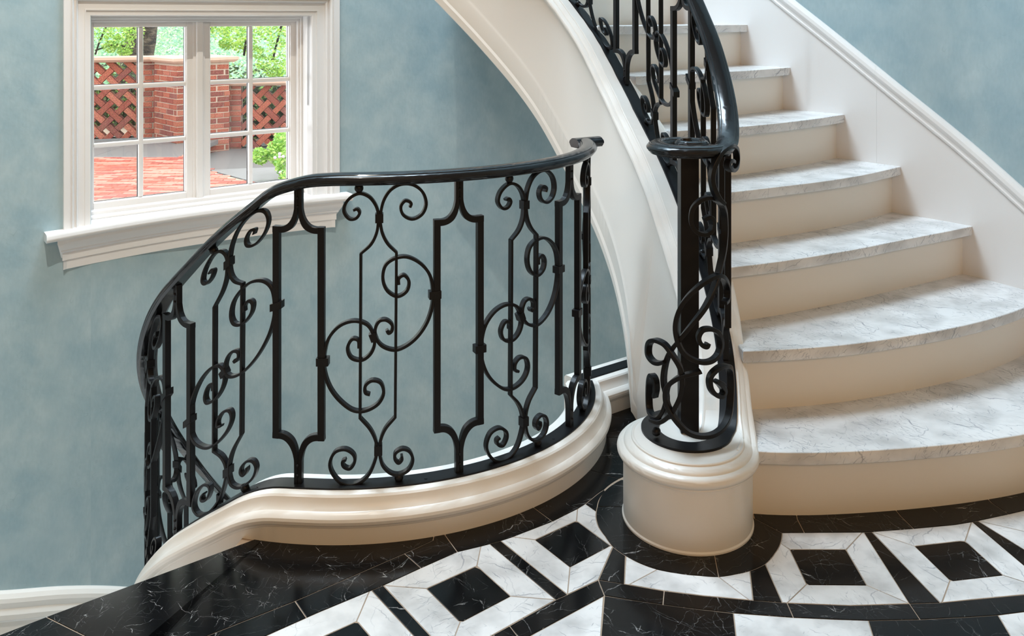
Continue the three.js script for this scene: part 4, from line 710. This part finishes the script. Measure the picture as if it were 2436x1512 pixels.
  for (const [x, y, d, r] of [[-2.42, -0.14, 8.9, 0.13], [-2.6, -0.18, 8.9, 0.09], [-2.3, -0.06, 8.9, 0.16], [-2.26, -0.22, 8.7, 0.14], [-2.12, -0.1, 8.8, 0.2], [-2.2, -0.34, 8.5, 0.1], [-2.42, 0.0, 9.0, 0.06]]) for (let i = 0; i < 1100 * r / 0.2; i++) { const a = rr(0, 6.28), b = Math.acos(rr(-1, 1)), R = r * Math.cbrt(rr(0.2, 1)); bp.push([x + R * Math.sin(b) * Math.cos(a), y + R * Math.cos(b), d + R * Math.sin(b) * Math.sin(a)]); }
  leaves('foliage', bs, bp, 0.036, [[0.34, 0.60, 0.10], [0.46, 0.68, 0.16], [0.24, 0.5, 0.12], [0.55, 0.74, 0.26]]);
  const fg = new THREE.IcosahedronGeometry(0.016, 1);
  for (let k = 0; k < 16; k++) { const f = mesh('flower', fg, X.flower, bs); f.position.copy(V(-2.24 + rr(-0.12, 0.1), -0.2 + rr(-0.14, 0.12), 8.56 + rr(-0.05, 0.02))); }
}

// ---------------------------------------------------------------- lamps that are out of the picture
{
  const pn = tag(group('ceiling_light'), 'large square ceiling laylight above the stair well', 'ceiling light');
  pn.position.set(-0.7, TOP, -3.35);
  const glow = (c, k) => std({ color: 0x000000, emissive: c, emissiveIntensity: k });
  mesh('diffuser', boxG(-0.85, 0.85, -0.12, -0.1, -0.6, 0.6, 0.002), glow(SKY.color, 6), pn);
  mesh('frame', merge([boxG(-0.93, -0.85, -0.14, 0, -0.68, 0.68), boxG(0.85, 0.93, -0.14, 0, -0.68, 0.68), boxG(-0.85, 0.85, -0.14, 0, -0.68, -0.6), boxG(-0.85, 0.85, -0.14, 0, 0.6, 0.68)]), M.trim, pn);
  sky.position.y = TOP - 0.13;
  const sp = tag(group('spot_lamp'), 'small black ceiling spot aimed at the blue wall of the lower flight', 'spot lamp');
  sp.position.set(-0.6, TOP, -0.9); sp.rotation.set(0.42, 0, 0.3, 'XZY');
  mesh('can', new THREE.LatheGeometry([[0.002, 0], [0.05, 0], [0.055, -0.02], [0.055, -0.2], [0.045, -0.2], [0.045, -0.17], [0.002, -0.165]].map(([x, y]) => new THREE.Vector2(x, y)), 32), M.iron, sp);
  mesh('bulb', new THREE.SphereGeometry(0.022, 16, 12).translate(0, -0.15, 0), glow(new THREE.Color().setRGB(1, 0.93, 0.82), 6), sp);
  const sl = new THREE.SpotLight(new THREE.Color().setRGB(1, 0.93, 0.82), 34, 0, 0.55, 1, 2); sl.position.set(-0.68, TOP - 0.25, -1.0); sl.target.position.set(-2.0, 0.05, -3.1); sl.castShadow = true; scene.add(sl, sl.target);
  for (const [x, z] of [[0.2, 2.3], [1.45, 1.9]]) {
    const l = tag(group('pendant_lamp'), x < 1 ? 'round glass pendant lamp on a black rod, the one nearer the window wall' : 'round glass pendant lamp on a black rod, the one nearer the staircase', 'lamp', 'hall pendants');
    l.position.set(x, 2.7, z);
    mesh('globe', new THREE.SphereGeometry(0.19, 32, 20), glow(WARM.color, 6), l);
    mesh('rod', merge([new THREE.CylinderGeometry(0.01, 0.01, TOP - 2.7 - 0.18, 12).translate(0, (TOP - 2.7 + 0.18) / 2, 0), new THREE.CylinderGeometry(0.06, 0.06, 0.03, 24).translate(0, TOP - 2.7 - 0.015, 0), new THREE.CylinderGeometry(0.05, 0.06, 0.05, 24).translate(0, 0.2, 0)]), M.iron, l);
    const p = new THREE.PointLight(WARM.color, WARM.power, 0, 2); p.castShadow = true; p.shadow.radius = 8; l.add(p);
  }
}
renderer.render(scene, camera);
